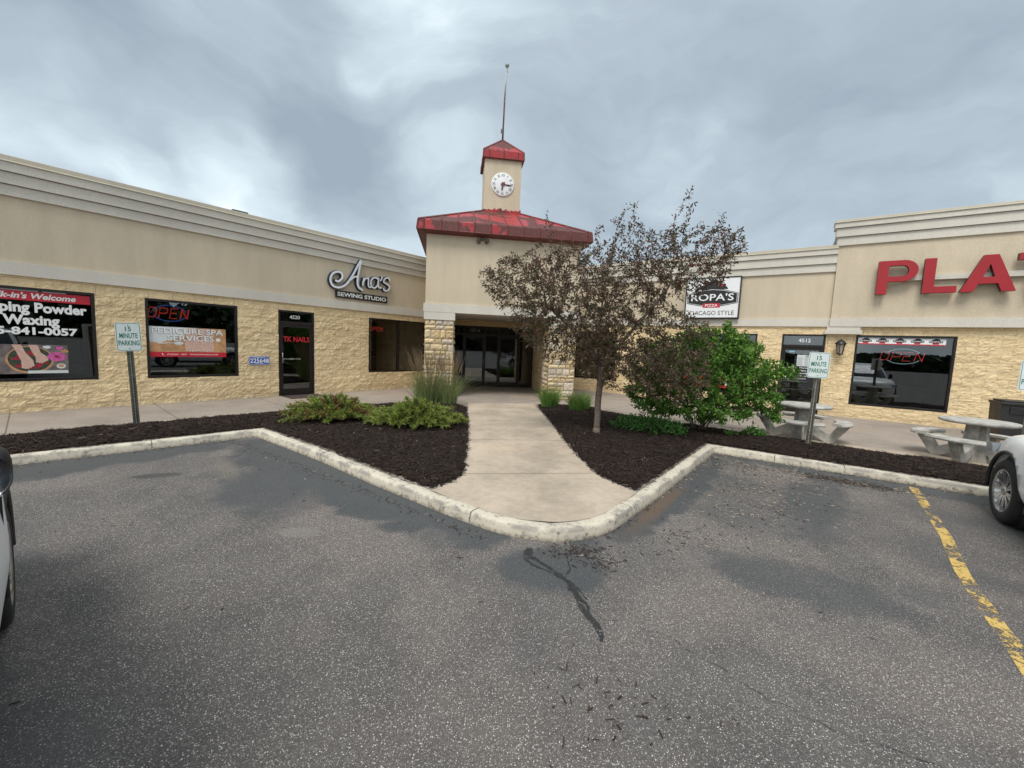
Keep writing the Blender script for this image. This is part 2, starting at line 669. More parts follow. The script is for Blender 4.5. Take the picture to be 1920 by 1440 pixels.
M['chrome'] = simple('brushed_steel', (.55, .55, .56), .28, metal=1.0)
M['rim'] = simple('silver_alloy', (.55, .56, .58), .25, metal=.9, var=.05)
M['navy'] = simple('navy_return', (.018, .03, .075), .45)
M['silver'] = simple('silver_letter_face', (.76, .79, .84), .35, metal=.1, var=.05)
M['blue'] = simple('blue_plate', (.012, .085, .42), .4, var=.05)
M['concrete_t'] = simple('cast_concrete', (.40, .385, .35), .88, var=.30, vs=7, bs=.7, bscale=110)
M['skin'] = simple('printed_skin', (.62, .40, .33), .5, var=.10, vs=14)
M['wood'] = simple('printed_wood', (.50, .27, .13), .5, var=.25, vs=9)
M['pinkprint'] = simple('printed_pink', (.55, .10, .32), .5, var=.35, vs=40)
M['greenprint'] = simple('printed_dark_green', (.035, .05, .03), .5, var=.6, vs=30)
M['greyprint'] = simple('printed_grey', (.16, .13, .125), .5, var=.4, vs=8)
M['redprint'] = simple('printed_petals', (.30, .012, .03), .5, var=.5, vs=30)
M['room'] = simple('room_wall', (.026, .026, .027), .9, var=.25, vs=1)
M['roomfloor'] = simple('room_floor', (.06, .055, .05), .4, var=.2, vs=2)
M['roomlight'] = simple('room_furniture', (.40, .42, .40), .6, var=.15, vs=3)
M['carpaint'] = simple('white_car_paint', (.84, .85, .86), .35, var=.015, vs=1, coat=.35)
M['plastic'] = simple('black_plastic', (.014, .014, .015), .5, var=.15)
M['lampglass'] = simple('frosted_lamp_glass', (.36, .29, .26), .25, var=.1)
M['headlight'] = simple('headlight_lens', (.45, .47, .5), .08, metal=.5)
M['taillight'] = simple('tail_lens', (.25, .01, .012), .12)
M['roof'] = simple('roof_membrane', (.30, .29, .28), .9)
M['neon_red'] = glow('red_neon', (1.0, .10, .10), 1.1)
M['neon_soft'] = glow('red_led', (.75, .06, .04), .7)
M['neon_blue'] = glow('blue_neon', (.10, .22, .75), .35)
M['neon_white'] = glow('pale_blue_neon', (.50, .72, .80), .9)
M['paper'] = simple('printed_paper', (.62, .66, .66), .6, var=.05)
M['grayink'] = simple('grey_ink', (.20, .21, .22), .6)


def glass(name, tint, refl=.07, rough=0.0):
    m, g, b, out = new_mat(name)
    m.node_tree.nodes.remove(b)
    tr = g.n('ShaderNodeBsdfTransparent')
    tr.inputs[0].default_value = (*tint, 1)
    gl = g.n('ShaderNodeBsdfGlossy')
    gl.inputs['Roughness'].default_value = rough
    gl.inputs['Color'].default_value = (.92, .96, 1, 1)
    fr = g.n('ShaderNodeFresnel')
    fr.inputs[0].default_value = 1.5
    mx = g.n('ShaderNodeMixShader')
    g.l(g.math('ADD', g.math('MULTIPLY', fr.outputs[0], 1.0), refl - .04, True), mx.inputs[0])
    g.l(tr.outputs[0], mx.inputs[1])
    g.l(gl.outputs[0], mx.inputs[2])
    g.l(mx.outputs[0], out.inputs[0])
    return m


M['glass'] = glass('window_glass', (.45, .48, .48), .12)
M['carglass'] = glass('tinted_car_glass', (.05, .055, .055), .06)


def concrete(name, col, jx=None, jy=None, stain=.2):
    m, g, b, out = new_mat(name)
    c = ocoord(g)
    n1 = g.noise(c, 1.3, 6, .62)
    n2 = g.noise(c, 150, 3, .7)
    n3 = g.noise(c, .45, 4, .55)
    n4 = g.noise(c, 11, 5, .65)
    f = g.math('ADD', g.mapr(n1.outputs['Fac'], .3, .7, -stain * .5, stain * .5), g.mapr(n2.outputs['Fac'], .3, .7, -.13, .13))
    f = g.math('ADD', f, g.mapr(n3.outputs['Fac'], .3, .7, 1 - stain * .6, 1 + stain * .4))
    f = g.math('ADD', f, g.mapr(n4.outputs['Fac'], .3, .7, -.07, .06))
    v = g.n('ShaderNodeVectorMath', operation='SCALE')
    v.inputs[0].default_value = col
    g.l(f, v.inputs['Scale'])
    cc = g.mix(g.mapr(n3.outputs['Fac'], .5, .72, 0, .30), v.outputs[0], (col[0] * .95, col[1] * .72, col[2] * .55))
    rust = g.noise(c, 2.1, 4, .6)
    cc = g.mix(g.mapr(rust.outputs['Fac'], .60, .72, 0, .16), cc, (.42, .20, .09))
    sp = g.n('ShaderNodeSeparateXYZ')
    g.l(c, sp.inputs[0])
    for ax, per in (('X', jx), ('Y', jy)):
        if per:
            pp = g.math('PINGPONG', g.math('ADD', sp.outputs[ax], per[1]), per[0] / 2)
            cc = g.mix(g.mapr(pp, .013, .004, 0, .8), cc, (.09, .075, .06))
    g.l(cc, b.inputs['Base Color'])
    b.inputs['Roughness'].default_value = .88
    b.inputs['Specular IOR Level'].default_value = .3
    h = g.math('ADD', n2.outputs['Fac'], g.math('MULTIPLY', n4.outputs['Fac'], .6))
    bump(g, b, h, .35, .004)
    return m


M['pave_l'] = concrete('pavement_concrete', (.30, .258, .22), jx=(2.05, .55), jy=(2.3, .12))
M['path'] = concrete('path_concrete', (.45, .375, .295), jy=(1.85, .56), stain=.32)


def kerb_mat():
    m, g, b, out = new_mat('painted_kerb')
    c = ocoord(g)
    n1 = g.noise(c, 4, 6, .68)
    n2 = g.noise(c, 22, 5, .65, .4)
    n3 = g.noise(c, 120, 3, .7)
    cream = g.mix(g.mapr(n1.outputs['Fac'], .35, .65), (.58, .53, .43), (.50, .45, .365))
    spk = g.n('ShaderNodeSeparateXYZ')
    g.l(c, spk.inputs[0])
    k = g.math('ADD', g.math('MULTIPLY', n1.outputs['Fac'], .55), g.math('MULTIPLY', n2.outputs['Fac'], .5))
    worn = g.mapr(k, .545, .62, 0, .85)
    edge_ = g.math('MULTIPLY', g.mapr(spk.outputs['Z'], .05, .088), g.mapr(spk.outputs['Z'], .1125, .104))
    worn = g.math('MAXIMUM', worn, g.math('MULTIPLY', edge_, g.mapr(n1.outputs['Fac'], .40, .56, 0, .9)))
    col = g.mix(worn, cream, (.29, .265, .235))
    col = g.mix(g.mapr(n2.outputs['Fac'], .56, .68, 0, .65), col, (.13, .11, .09))
    sp = g.n('ShaderNodeSeparateXYZ')
    g.l(c, sp.inputs[0])
    col = g.mix(g.math('MULTIPLY', g.mapr(sp.outputs['Z'], .045, .0), g.mapr(n2.outputs['Fac'], .35, .6, .25, .8)), col, (.15, .115, .08))
    f = g.mapr(n3.outputs['Fac'], .3, .7, .87, 1.13)
    v = g.n('ShaderNodeVectorMath', operation='SCALE')
    g.l(col, v.inputs[0])
    g.l(f, v.inputs['Scale'])
    g.l(v.outputs[0], b.inputs['Base Color'])
    b.inputs['Roughness'].default_value = .85
    bump(g, b, g.math('ADD', n3.outputs['Fac'], g.math('MULTIPLY', worn, -.8)), .5, .006)
    return m


M['kerb'] = kerb_mat()

KL, NOSE, KR = (-4.40, 6.83), (.40, 3.50), (3.683, 7.058)


def asphalt():
    m, g, b, out = new_mat('worn_asphalt')
    c = ocoord(g)
    big = g.noise(c, .55, 4, .55, .4)
    mid = g.noise(c, 2.3, 5, .6, .3)
    fin = g.noise(c, 60, 4, .75)
    grit = g.noise(c, 260, 2, .7)
    # aggregate: stones of two sizes showing through the binder
    def stones(scale, lo):
        vo = g.n('ShaderNodeTexVoronoi')
        vo.inputs['Scale'].default_value = scale
        g.l(c, vo.inputs['Vector'])
        s = g.n('ShaderNodeSeparateColor')
        g.l(vo.outputs['Color'], s.inputs[0])
        core = g.mapr(vo.outputs['Distance'], .48, .26)
        return vo, s, core
    v1, s1, k1 = stones(125, 0)
    v2, s2, k2 = stones(230, 0)
    # sealed (smooth, bluish dark) zones: along the kerb, in tyre patches, and by noise
    seal = g.mapr(g.math('ADD', big.outputs['Fac'], g.math('MULTIPLY', g.math('SUBTRACT', mid.outputs['Fac'], .5), .35)), .53, .66)
    def near(p, r0, r1, sx=1.0, sy=1.0, rot=0.0):
        mpn = g.n('ShaderNodeMapping')
        g.l(c, mpn.inputs[0])
        mpn.vector_type = 'TEXTURE'
        mpn.inputs['Location'].default_value = (p[0], p[1], 0)
        mpn.inputs['Rotation'].default_value = (0, 0, rad(rot))
        mpn.inputs['Scale'].default_value = (sx, sy, 1)
        ln = g.n('ShaderNodeVectorMath', operation='LENGTH')
        g.l(mpn.outputs[0], ln.inputs[0])
        d = g.math('ADD', ln.outputs['Value'], g.math('MULTIPLY', g.math('SUBTRACT', mid.outputs['Fac'], .5), .9 * r1))
        return g.mapr(d, r1, r0)
    # strips beside the kerbs (signed distance from the kerb lines)
    def strip(a, b_, wdt):
        dx, dy = b_[0] - a[0], b_[1] - a[1]
        L_ = math.hypot(dx, dy)
        mid_ = ((a[0] + b_[0]) / 2, (a[1] + b_[1]) / 2)
        return near(mid_, .78, 1.0, L_ / 2 + .15, wdt, math.degrees(math.atan2(dy, dx)))
    seal = g.math('MULTIPLY', seal, .55)
    for q in (strip((-4.6, 6.7), (.3, 3.35), .75), strip((.6, 3.4), (3.7, 7.1), .55), strip((-4.4, 6.8), (-7.6, 3.4), .9), strip((3.7, 7.0), (7.6, 4.5), .55),
              g.math('MULTIPLY', near((-2.75, 4.45), .55, 1.0, 1.15, .62, -38), .95), g.math('MULTIPLY', near((3.75, 4.75), .45, 1.0, 1.7, .42, 50), .9), g.math('MULTIPLY', near((2.3, 3.0), .5, 1.0, .9, .40, -25), .7),
              near((.35, 3.05), .6, 1.0, .55, .40, 0)):
        seal = g.math('MAXIMUM', seal, q)
    lane = g.math('MAXIMUM', near((-1.7, 3.75), .3, 1.0, 2.3, .42, -37), g.math('MAXIMUM', near((1.1, 2.5), .3, 1.0, .9, .5, 30), near((2.3, 2.0), .3, 1.0, 1.3, .3, -30)))
    worn = g.mapr(g.math('ADD', g.noise(c, .8, 4, .55, .5).outputs['Fac'], g.math('ADD', g.math('MULTIPLY', seal, -.25), g.math('MULTIPLY', lane, .14))), .42, .66)
    base_ = g.mix(g.mapr(mid.outputs['Fac'], .3, .7), (.074, .068, .065), (.104, .095, .089))
    base_ = g.mix(g.math('MULTIPLY', seal, .8), base_, (.054, .060, .065))
    base_ = g.mix(g.math('MULTIPLY', worn, .5), base_, (.142, .118, .107))
    expo = g.math('SUBTRACT', 1.0, g.math('MULTIPLY', seal, .78))
    # every cell is one stone; most are dull, a few are pale, more of them where the binder has worn off
    p1 = g.math('POWER', s1.outputs[0], g.mapr(worn, 0, 1, 4.2, 2.6, False))
    p2 = g.math('POWER', s2.outputs[0], g.mapr(worn, 0, 1, 3.4, 2.2, False))
    a1 = g.math('MULTIPLY', g.math('MULTIPLY', p1, k1), expo)
    a2 = g.math('MULTIPLY', g.math('MULTIPLY', p2, k2), expo)
    st1 = g.mix(s1.outputs[1], (.55, .50, .46), (.85, .81, .76))
    st2 = g.mix(s2.outputs[1], (.40, .36, .335), (.62, .58, .54))
    col = g.mix(g.math('MULTIPLY', a2, .80), base_, st2)
    col = g.mix(g.math('MULTIPLY', a1, .95), col, st1)
    # pale dried spills and rusty leaf stains with a shape of their own
    col = g.mix(g.math('MULTIPLY', near((-1.88, 3.47), .75, 1.0, .20, .11, 10), .55), col, (.20, .19, .175))
    col = g.mix(g.math('MULTIPLY', near((-3.65, 5.05), .3, 1.0, .75, .16, -48), .45), col, (.17, .145, .12))
    col = g.mix(g.math('MULTIPLY', near((-4.3, 4.75), .6, 1.0, .34, .12, 20), .6), col, (.033, .035, .037))
    col = g.mix(g.math('MULTIPLY', near((1.75, 4.45), .2, 1.0, 1.3, .14, 52), .5), col, (.16, .095, .05))
    f = g.math('ADD', g.mapr(fin.outputs['Fac'], .3, .7, .78, 1.22), g.mapr(grit.outputs['Fac'], .3, .7, -.22, .22))
    v = g.n('ShaderNodeVectorMath', operation='SCALE')
    g.l(col, v.inputs[0])
    g.l(f, v.inputs['Scale'])
    g.l(v.outputs[0], b.inputs['Base Color'])
    g.l(g.math('SUBTRACT', .86, g.math('MULTIPLY', seal, .22)), b.inputs['Roughness'])
    b.inputs['Specular IOR Level'].default_value = .35
    h = g.math('ADD', g.math('MULTIPLY', a1, 1.0), g.math('MULTIPLY', a2, .6))
    h = g.math('ADD', h, g.math('MULTIPLY', fin.outputs['Fac'], .7))
    bump(g, b, h, .55, .006)
    return m


M['asphalt'] = asphalt()


def worn_yellow():
    m, g, b, out = new_mat('worn_yellow_paint')
    c = ocoord(g)
    n1 = g.noise(c, 3.2, 5, .6, .6)
    n2 = g.noise(c, 28, 4, .7, .5)
    n3 = g.noise(c, 110, 3, .7)
    k = g.math('ADD', g.math('MULTIPLY', n1.outputs['Fac'], .62), g.math('MULTIPLY', n2.outputs['Fac'], .50))
    k = g.math('ADD', k, g.math('MULTIPLY', n3.outputs['Fac'], .22))
    keep = g.mapr(k, .655, .69, 0.0, 1.0)
    g.l(g.mix(g.mapr(n2.outputs['Fac'], .3, .7), (.64, .43, .11), (.55, .38, .13)), b.inputs['Base Color'])
    b.inputs['Roughness'].default_value = .75
    tr = g.n('ShaderNodeBsdfTransparent')
    mx = g.n('ShaderNodeMixShader')
    g.l(keep, mx.inputs[0])
    g.l(b.outputs[0], mx.inputs[2])
    g.l(tr.outputs[0], mx.inputs[1])
    g.l(mx.outputs[0], out.inputs[0])
    return m


M['yellow'] = worn_yellow()
def worn_tar():
    m, g, b, out = new_mat('crack_sealer')
    c = ocoord(g)
    n1 = g.noise(c, 16, 5, .65, .5)
    n2 = g.noise(c, 120, 3, .7)
    k = g.math('ADD', g.math('MULTIPLY', n1.outputs['Fac'], .7), g.math('MULTIPLY', n2.outputs['Fac'], .45))
    g.l(g.mix(g.mapr(n2.outputs['Fac'], .3, .7), (.014, .015, .016), (.034, .034, .034)), b.inputs['Base Color'])
    b.inputs['Roughness'].default_value = .6
    tr = g.n('ShaderNodeBsdfTransparent')
    mx = g.n('ShaderNodeMixShader')
    g.l(g.mapr(k, .50, .58), mx.inputs[0])
    g.l(tr.outputs[0], mx.inputs[1])
    g.l(b.outputs[0], mx.inputs[2])
    g.l(mx.outputs[0], out.inputs[0])
    return m


M['tar'] = worn_tar()

# ================================================================== ground
mb = MB()
mb.add([(-400, -400, 0), (400, -400, 0), (400, 400, 0), (-400, 400, 0)], [(0, 1, 2, 3)])
tag(mb.build('parking_lot', M['asphalt']), kind='structure')


def resample(pts, step):
    out = []
    for (a, b_) in zip(pts[:-1], pts[1:]):
        a, b_ = np.array(a), np.array(b_)
        n = max(1, int(np.hypot(*(b_ - a)) / step))
        out += [tuple(a + (b_ - a) * k / n) for k in range(n)]
    return out + [tuple(pts[-1])]


kerb_pts = [(-9.84, .97), KL, (-2.71, 5.60), (-1.64, 4.74), (-.60, 3.955), (-.362, 3.79), (-.117, 3.63), (.09, 3.545), (.298, 3.503), (.44, 3.49), (.575, 3.51),
            (.73, 3.56), (.877, 3.637), (1.08, 3.80), (1.271, 4.026), (1.87, 4.75), KR, (11.2, 2.16)]
kp = resample(kerb_pts, .09)


def offset_path(p, d):
    p = np.array(p)
    t = np.zeros_like(p)
    seg = p[1:] - p[:-1]
    seg /= np.linalg.norm(seg, axis=1)[:, None]
    nrm = np.stack([-seg[:, 1], seg[:, 0]], 1)
    out = []
    for i in range(len(p)):
        a, b_ = nrm[max(i - 1, 0)], nrm[min(i, len(nrm) - 1)]
        m = a + b_
        m /= np.linalg.norm(m)
        out.append(p[i] + m * d / max(.5, m @ a))
    return np.array(out)


prof = [(-.006, -.02), (0.0, .018), (.007, .060), (.013, .090), (.024, .105), (.045, .112), (.115, .114), (.152, .111), (.163, .100), (.166, -.02)]
rows = [offset_path(kp, d) for d, _ in prof]
V, F = [], []
nk = len(kp)
for j, (d, z) in enumerate(prof):
    for i in range(nk):
        x, y = rows[j][i]
        e = float(vnoise(np.array([x * 4.0]), np.array([y * 4.0]), 5)[0]) * .006 + float(vnoise(np.array([x * 14.0]), np.array([y * 14.0]), 6)[0]) * .004
        k = 1.0 if 1 < j < 9 else 0.0
        V.append((x + e * k * .8, y + e * k * .6, z + e * k * .6))
for j in range(len(prof) - 1):
    for i in range(nk - 1):
        F.append((j * nk + i, j * nk + i + 1, (j + 1) * nk + i + 1, (j + 1) * nk + i))
tag(np_obj('kerb', V, F, M['kerb'], smooth=True), kind='structure')
# kerb joints: thin open gaps read as dark lines across the profile
mj = MB()
for (jx_, jy_) in ((-.35, 3.79), (1.32, 4.09), (-5.35, 5.81), (-7.4, 3.6), (5.2, 6.07), (4.45, 6.56), (-2.71, 5.60), (7.6, 4.5)):
    i = min(range(2, nk - 2), key=lambda q: (kp[q][0] - jx_) ** 2 + (kp[q][1] - jy_) ** 2)
    tdir = np.array(kp[i + 1]) - np.array(kp[i - 1])
    tdir /= np.linalg.norm(tdir)
    inn = np.array([-tdir[1], tdir[0]])
    q0 = np.array(kp[i])
    pr = [(q0 + inn * (d - .003 if d < .1 else d + .002), z + (.0035 if z > .09 else .001)) for d, z in prof[1:9]]
    v = [(p[0] - tdir[0] * .004, p[1] - tdir[1] * .004, z) for p, z in pr] + [(p[0] + tdir[0] * .004, p[1] + tdir[1] * .004, z) for p, z in pr]
    n = len(pr)
    mj.add(v, [(a, a + 1, n + a + 1, n + a) for a in range(n - 1)])
tag(mj.build('kerb_joint', simple('joint_dirt', (.05, .045, .04), .95)), kind='structure')

# pavement: one sheet inside the kerb, running back under the buildings
inner = [tuple(p) for p in offset_path(kp, .16)]
LD = (math.cos(rad(50.3)), math.sin(rad(50.3)))
RD = (math.cos(rad(-34)), math.sin(rad(-34)))
PL, PR = (-6.465, 11.0), (10.05, 11.35)
TP = (-2.68, 12.07)
TA = rad(8.15)
TD = (math.cos(TA), math.sin(TA))


def Lp(s, off=0.0, z=0.0):          # along the left wing front, off > 0 towards the car park
    return (PL[0] + LD[0] * s + LD[1] * off, PL[1] + LD[1] * s - LD[0] * off, z)


def Rp(s, off=0.0, z=0.0):
    return (PR[0] + RD[0] * s + RD[1] * off, PR[1] + RD[1] * s - RD[0] * off, z)


def Tp(x, y, z=0.0):
    return (TP[0] + TD[0] * x - TD[1] * y, TP[1] + TD[1] * x + TD[0] * y, z)


bm = bmesh.new()
far_pts = [(16, 4), (18, 10), (12, 22), (0, 24), (-12, 18), (-16, 8), (-14, 2)]
vs = [bm.verts.new((x, y, .11)) for x, y in [p for i, p in enumerate(inner) if i % 3 == 0 or 40 < i < 150] + far_pts]
bm.faces.new(vs)
bmesh.ops.triangulate(bm, faces=bm.faces[:])
me = bpy.data.meshes.new('pavement')
bm.to_mesh(me)
bm.free()
me.materials.append(M['pave_l'])
pv = bpy.data.objects.new('pavement', me)
C.objects.link(pv)
# give its texture the left wing's direction by turning the object, not the sheet
rot = Matrix.Rotation(rad(50.3), 4, 'Z')
me.transform(Matrix.Translation((-PL[0], -PL[1], 0)))
me.transform(rot.inverted())
pv.matrix_world = Matrix.Translation((PL[0], PL[1], 0)) @ rot
tag(pv, kind='structure')

mb = MB()
mb.add([Rp(-3.9, 4.86, .1135), Rp(4.6, 4.98, .1135), Rp(4.6, 5.9, .1135), Rp(-3.9, 5.6, .1135)], [(0, 1, 2, 3)])
mb.add([Lp(-2.9, 2.35, .1135), Lp(-2.9, 2.9, .1135), Lp(-1.5, 2.9, .1135), Lp(-1.5, 2.35, .1135)], [(0, 1, 2, 3)])
tag(mb.build('pavement_edging', M['path']), kind='structure')
path_poly = [(-1.235, 11.25), (-.83, 7.92), (-.70, 6.70), (-.565, 5.20), (-.548, 5.00), (-.575, 4.86), (-.66, 4.62), (-.86, 4.335), (-.30, 3.90), (-.05, 3.745), (.12, 3.68), (.30, 3.655), (.44, 3.648),
             (.56, 3.665), (.70, 3.71), (.83, 3.78), (1.0, 3.92), (1.17, 4.125), (1.52, 4.545), (1.30, 4.86), (1.16, 5.14), (1.06, 5.90), (.985, 6.9), (.875, 8.9), (.65, 11.55)]
mb = MB()
ca, sa = math.cos(-TA), math.sin(-TA)
mb.add([(x * ca - y * sa, x * sa + y * ca, .1145) for x, y in path_poly], [tuple(range(len(path_poly)))])
po = mb.build('garden_path', M['path'])
po.rotation_euler = (0, 0, TA)
tag(po, kind='structure')

# mulch beds
beds = {}
KLi, KRi = inner[min(range(nk), key=lambda q: (kp[q][0] - KL[0]) ** 2 + (kp[q][1] - KL[1]) ** 2)], inner[min(range(nk), key=lambda q: (kp[q][0] - KR[0]) ** 2 + (kp[q][1] - KR[1]) ** 2)]


def cut(poly_from, poly_to):
    a = min(range(nk), key=lambda q: (inner[q][0] - poly_from[0]) ** 2 + (inner[q][1] - poly_from[1]) ** 2)
    b_ = min(range(nk), key=lambda q: (inner[q][0] - poly_to[0]) ** 2 + (inner[q][1] - poly_to[1]) ** 2)
    return inner[a:b_ + 1]


left_bed = cut((-9.6, 1.2), (-.86, 4.32)) + [(-.66, 4.62), (-.575, 4.86), (-.548, 5.0), (-.565, 5.2), (-.70, 6.7), (-.83, 7.92), (-1.16, 10.45), (-1.6, 10.75), (-2.6, 10.6), Lp(.5, 2.75)[:2], Lp(-1.2, 2.7)[:2], Lp(-3.2, 2.62)[:2], Lp(-9, 2.6)[:2]]
right_bed = cut((1.52, 4.545), (10.9, 2.5)) + [Rp(4.0, 5.55)[:2], Rp(1.0, 5.5)[:2], Rp(-2.0, 5.38)[:2], Rp(-4.4, 5.2)[:2], Rp(-5.8, 4.95)[:2], (2.4, 10.95), (1.9, 11.35), (.72, 11.25), (.875, 8.9), (.985, 6.9), (1.06, 5.9), (1.16, 5.14), (1.30, 4.86)]


def bed_height(x, y, poly):
    d = poly_dist(x, y, poly)
    hh = .115 + .085 * (1 - np.exp(-d / .16)) * np.clip(d / .02, 0, 1) + .018 * fbm(x * 3, y * 3, 3, 21) + .008 * fbm(x * 14, y * 14, 2, 31)
    return np.maximum(hh, .1165)


def make_bed(poly, label):
    P = np.array(poly)
    st = .045
    gx = np.arange(P[:, 0].min() - st, P[:, 0].max() + st, st)
    gy = np.arange(P[:, 1].min() - st, P[:, 1].max() + st, st)
    X, Y = np.meshgrid(gx, gy, indexing='ij')
    keep_v = in_poly(X, Y, poly) & (X > -9.5) & (X < 9.5)
    Z = bed_height(X, Y, poly)
    cell = (keep_v[:-1, :-1].astype(int) + keep_v[1:, :-1] + keep_v[:-1, 1:] + keep_v[1:, 1:]) >= 4
    idx = np.arange(X.size).reshape(X.shape)
    ii, jj = np.where(cell)
    F = np.stack([idx[ii, jj], idx[ii + 1, jj], idx[ii + 1, jj + 1], idx[ii, jj + 1]], 1)
    used, inv = np.unique(F, return_inverse=True)
    V = np.stack([X.ravel(), Y.ravel(), Z.ravel()], 1)[used]
    o = np_obj('mulch_bed', V, inv.reshape(F.shape), M['mulch'], smooth=True)
    return tag(o, kind='structure')


def chips(name, xy, z, length, width, tilt, cols, mat, thick=.25):
    """many small three-sided slivers"""
    n = len(xy)
    a = rng.uniform(0, 2 * PI, n)
    e = rng.normal(0, tilt, n)
    d = np.stack([np.cos(a) * np.cos(e), np.sin(a) * np.cos(e), np.sin(e)], 1)
    s = np.stack([-np.sin(a), np.cos(a), rng.normal(0, .35, n)], 1)
    s /= np.linalg.norm(s, axis=1)[:, None]
    u = np.cross(d, s)
    c = np.column_stack([xy, z])
    L_, W_ = length[:, None] / 2, width[:, None] / 2
    p = [c - d * L_ + s * W_, c - d * L_ - s * W_, c - d * L_ + u * W_ * 2 * thick, c + d * L_ + s * W_ * .8, c + d * L_ - s * W_ * .8, c + d * L_ + u * W_ * 2 * thick]
    V = np.stack(p, 1).reshape(-1, 3)
    b0 = np.arange(n)[:, None] * 6
    F = np.concatenate([b0 + np.array([[0, 1, 4, 3]]), b0 + np.array([[1, 2, 5, 4]]), b0 + np.array([[2, 0, 3, 5]])], 0)
    tint = np.repeat(cols, 6, axis=0)
    return np_obj(name, V, F, mat, tint=tint)


def scatter_in(poly, n, xlim=(-8.2, 8.6)):
    P = np.array(poly)
    x = rng.uniform(max(P[:, 0].min(), xlim[0]), min(P[:, 0].max(), xlim[1]), n * 3)
    y = rng.uniform(P[:, 1].min(), P[:, 1].max(), n * 3)
    k = in_poly(x, y, poly)
    return np.stack([x[k], y[k]], 1)[:n]


for poly in (left_bed, right_bed):
    make_bed(poly, '')
allxy, allz = [], []
for poly, n in ((left_bed, 30000), (right_bed, 30000)):
    xy = scatter_in(poly, n)
    xy = xy + rng.normal(0, .02, xy.shape)
    allxy.append(xy)
    allz.append(bed_height(xy[:, 0], xy[:, 1], poly) + rng.uniform(-.004, .014, len(xy)))
allxy, allz = np.concatenate(allxy), np.concatenate(allz)
n = len(allxy)
br = rng.uniform(.3, 1.5, n)
br = np.where(rng.uniform(0, 1, n) < .10, br * 2.4, br)
cc = np.array([.028, .018, .014])[None, :] * br[:, None]
pale = rng.uniform(0, 1, n) < .003
cc[pale] = np.array([.30, .24, .18])
o = chips('mulch_chips', allxy, allz, rng.uniform(.025, .10, n), rng.uniform(.005, .014, n), .28, cc, M['chips'])
tag(o, kind='stuff')

# loose bark and gravel washed onto the asphalt
pts = []
def blob(cx_, cy_, sx, sy, rot, n):
    a = rng.normal(0, 1, (n, 2)) * np.array([sx, sy])
    c_, s_ = math.cos(rad(rot)), math.sin(rad(rot))
    pts.append(np.stack([cx_ + a[:, 0] * c_ - a[:, 1] * s_, cy_ + a[:, 0] * s_ + a[:, 1] * c_], 1))
blob(.62, 3.32, .14, .08, 10, 160)
blob(.78, 3.12, .10, .07, 10, 60)
blob(4.9, 5.65, .42, .10, -33, 900)
blob(3.75, 6.2, .5, .25, -30, 420)
blob(3.65, 5.55, .6, .38, 50, 620)
blob(2.95, 4.5, .65, .35, 50, 380)
blob(2.0, 3.9, .5, .12, 35, 110)
blob(.62, 1.85, .10, .22, 80, 40)
blob(.45, 1.6, .3, .3, 0, 14)
blob(1.0, 4.0, 1.6, 1.2, 0, 45)
blob(-3.0, 4.2, 1.9, 1.2, 0, 60)
for a, b_, k in ((( -4.6, 6.5), (-.2, 3.5), 260), ((-8, 2.8), (-4.5, 6.6), 200), ((.9, 3.55), (3.7, 6.95), 240), ((3.7, 6.95), (7.5, 4.5), 240)):
    t = rng.uniform(0, 1, k)[:, None]
    q = np.array(a) * (1 - t) + np.array(b_) * t + rng.normal(0, .045, (k, 2))
    pts.append(q)
pts = np.concatenate(pts)
ins = in_poly(pts[:, 0], pts[:, 1], list(map(tuple, kp)) + [(16, 4), (12, 22), (-12, 18), (-14, 2)])
pts = pts[~ins]
n = len(pts)
cc = np.array([.045, .028, .020])[None, :] * rng.uniform(.5, 1.6, n)[:, None]
dry = rng.uniform(0, 1, n) < np.where((pts[:, 0] > 1.8) & (np.hypot(pts[:, 0] - 4.9, pts[:, 1] - 5.65) > .5), .62, .06)
cc[dry] = np.array([.42, .34, .26])[None, :] * rng.uniform(.4, 1.25, (int(dry.sum()), 1))
o = chips('bark_litter', pts, np.full(n, .006), rng.uniform(.010, .050, n), rng.uniform(.004, .011, n), .07, cc, M['chips'])
tag(o, kind='stuff')


def ribbon(name, pts, widths, z, mat):
    p = np.array(pts)
    V = []
    for i in range(len(p)):
        d = p[min(i + 1, len(p) - 1)] - p[max(i - 1, 0)]
        d = d / np.linalg.norm(d)
        nn = np.array([-d[1], d[0]])
        for s in (1, -1):
            q = p[i] + nn * s * widths[i] / 2
            V.append((q[0], q[1], z))
    F = [(2 * i, 2 * i + 1, 2 * i + 3, 2 * i + 2) for i in range(len(p) - 1)]
    mb_ = MB()
    mb_.add(V, F)
    return tag(mb_.build(name, mat, fix=False), kind='structure')


def wob(pts, amp, step, seed):
    q = np.array(resample(pts, step))
    q[:, 0] += amp * np.array([float(vnoise(np.array([i * .7]), np.array([1.3]), seed)[0]) for i in range(len(q))])
    q[:, 1] += amp * np.array([float(vnoise(np.array([i * .7]), np.array([9.1]), seed + 1)[0]) for i in range(len(q))])
    return q


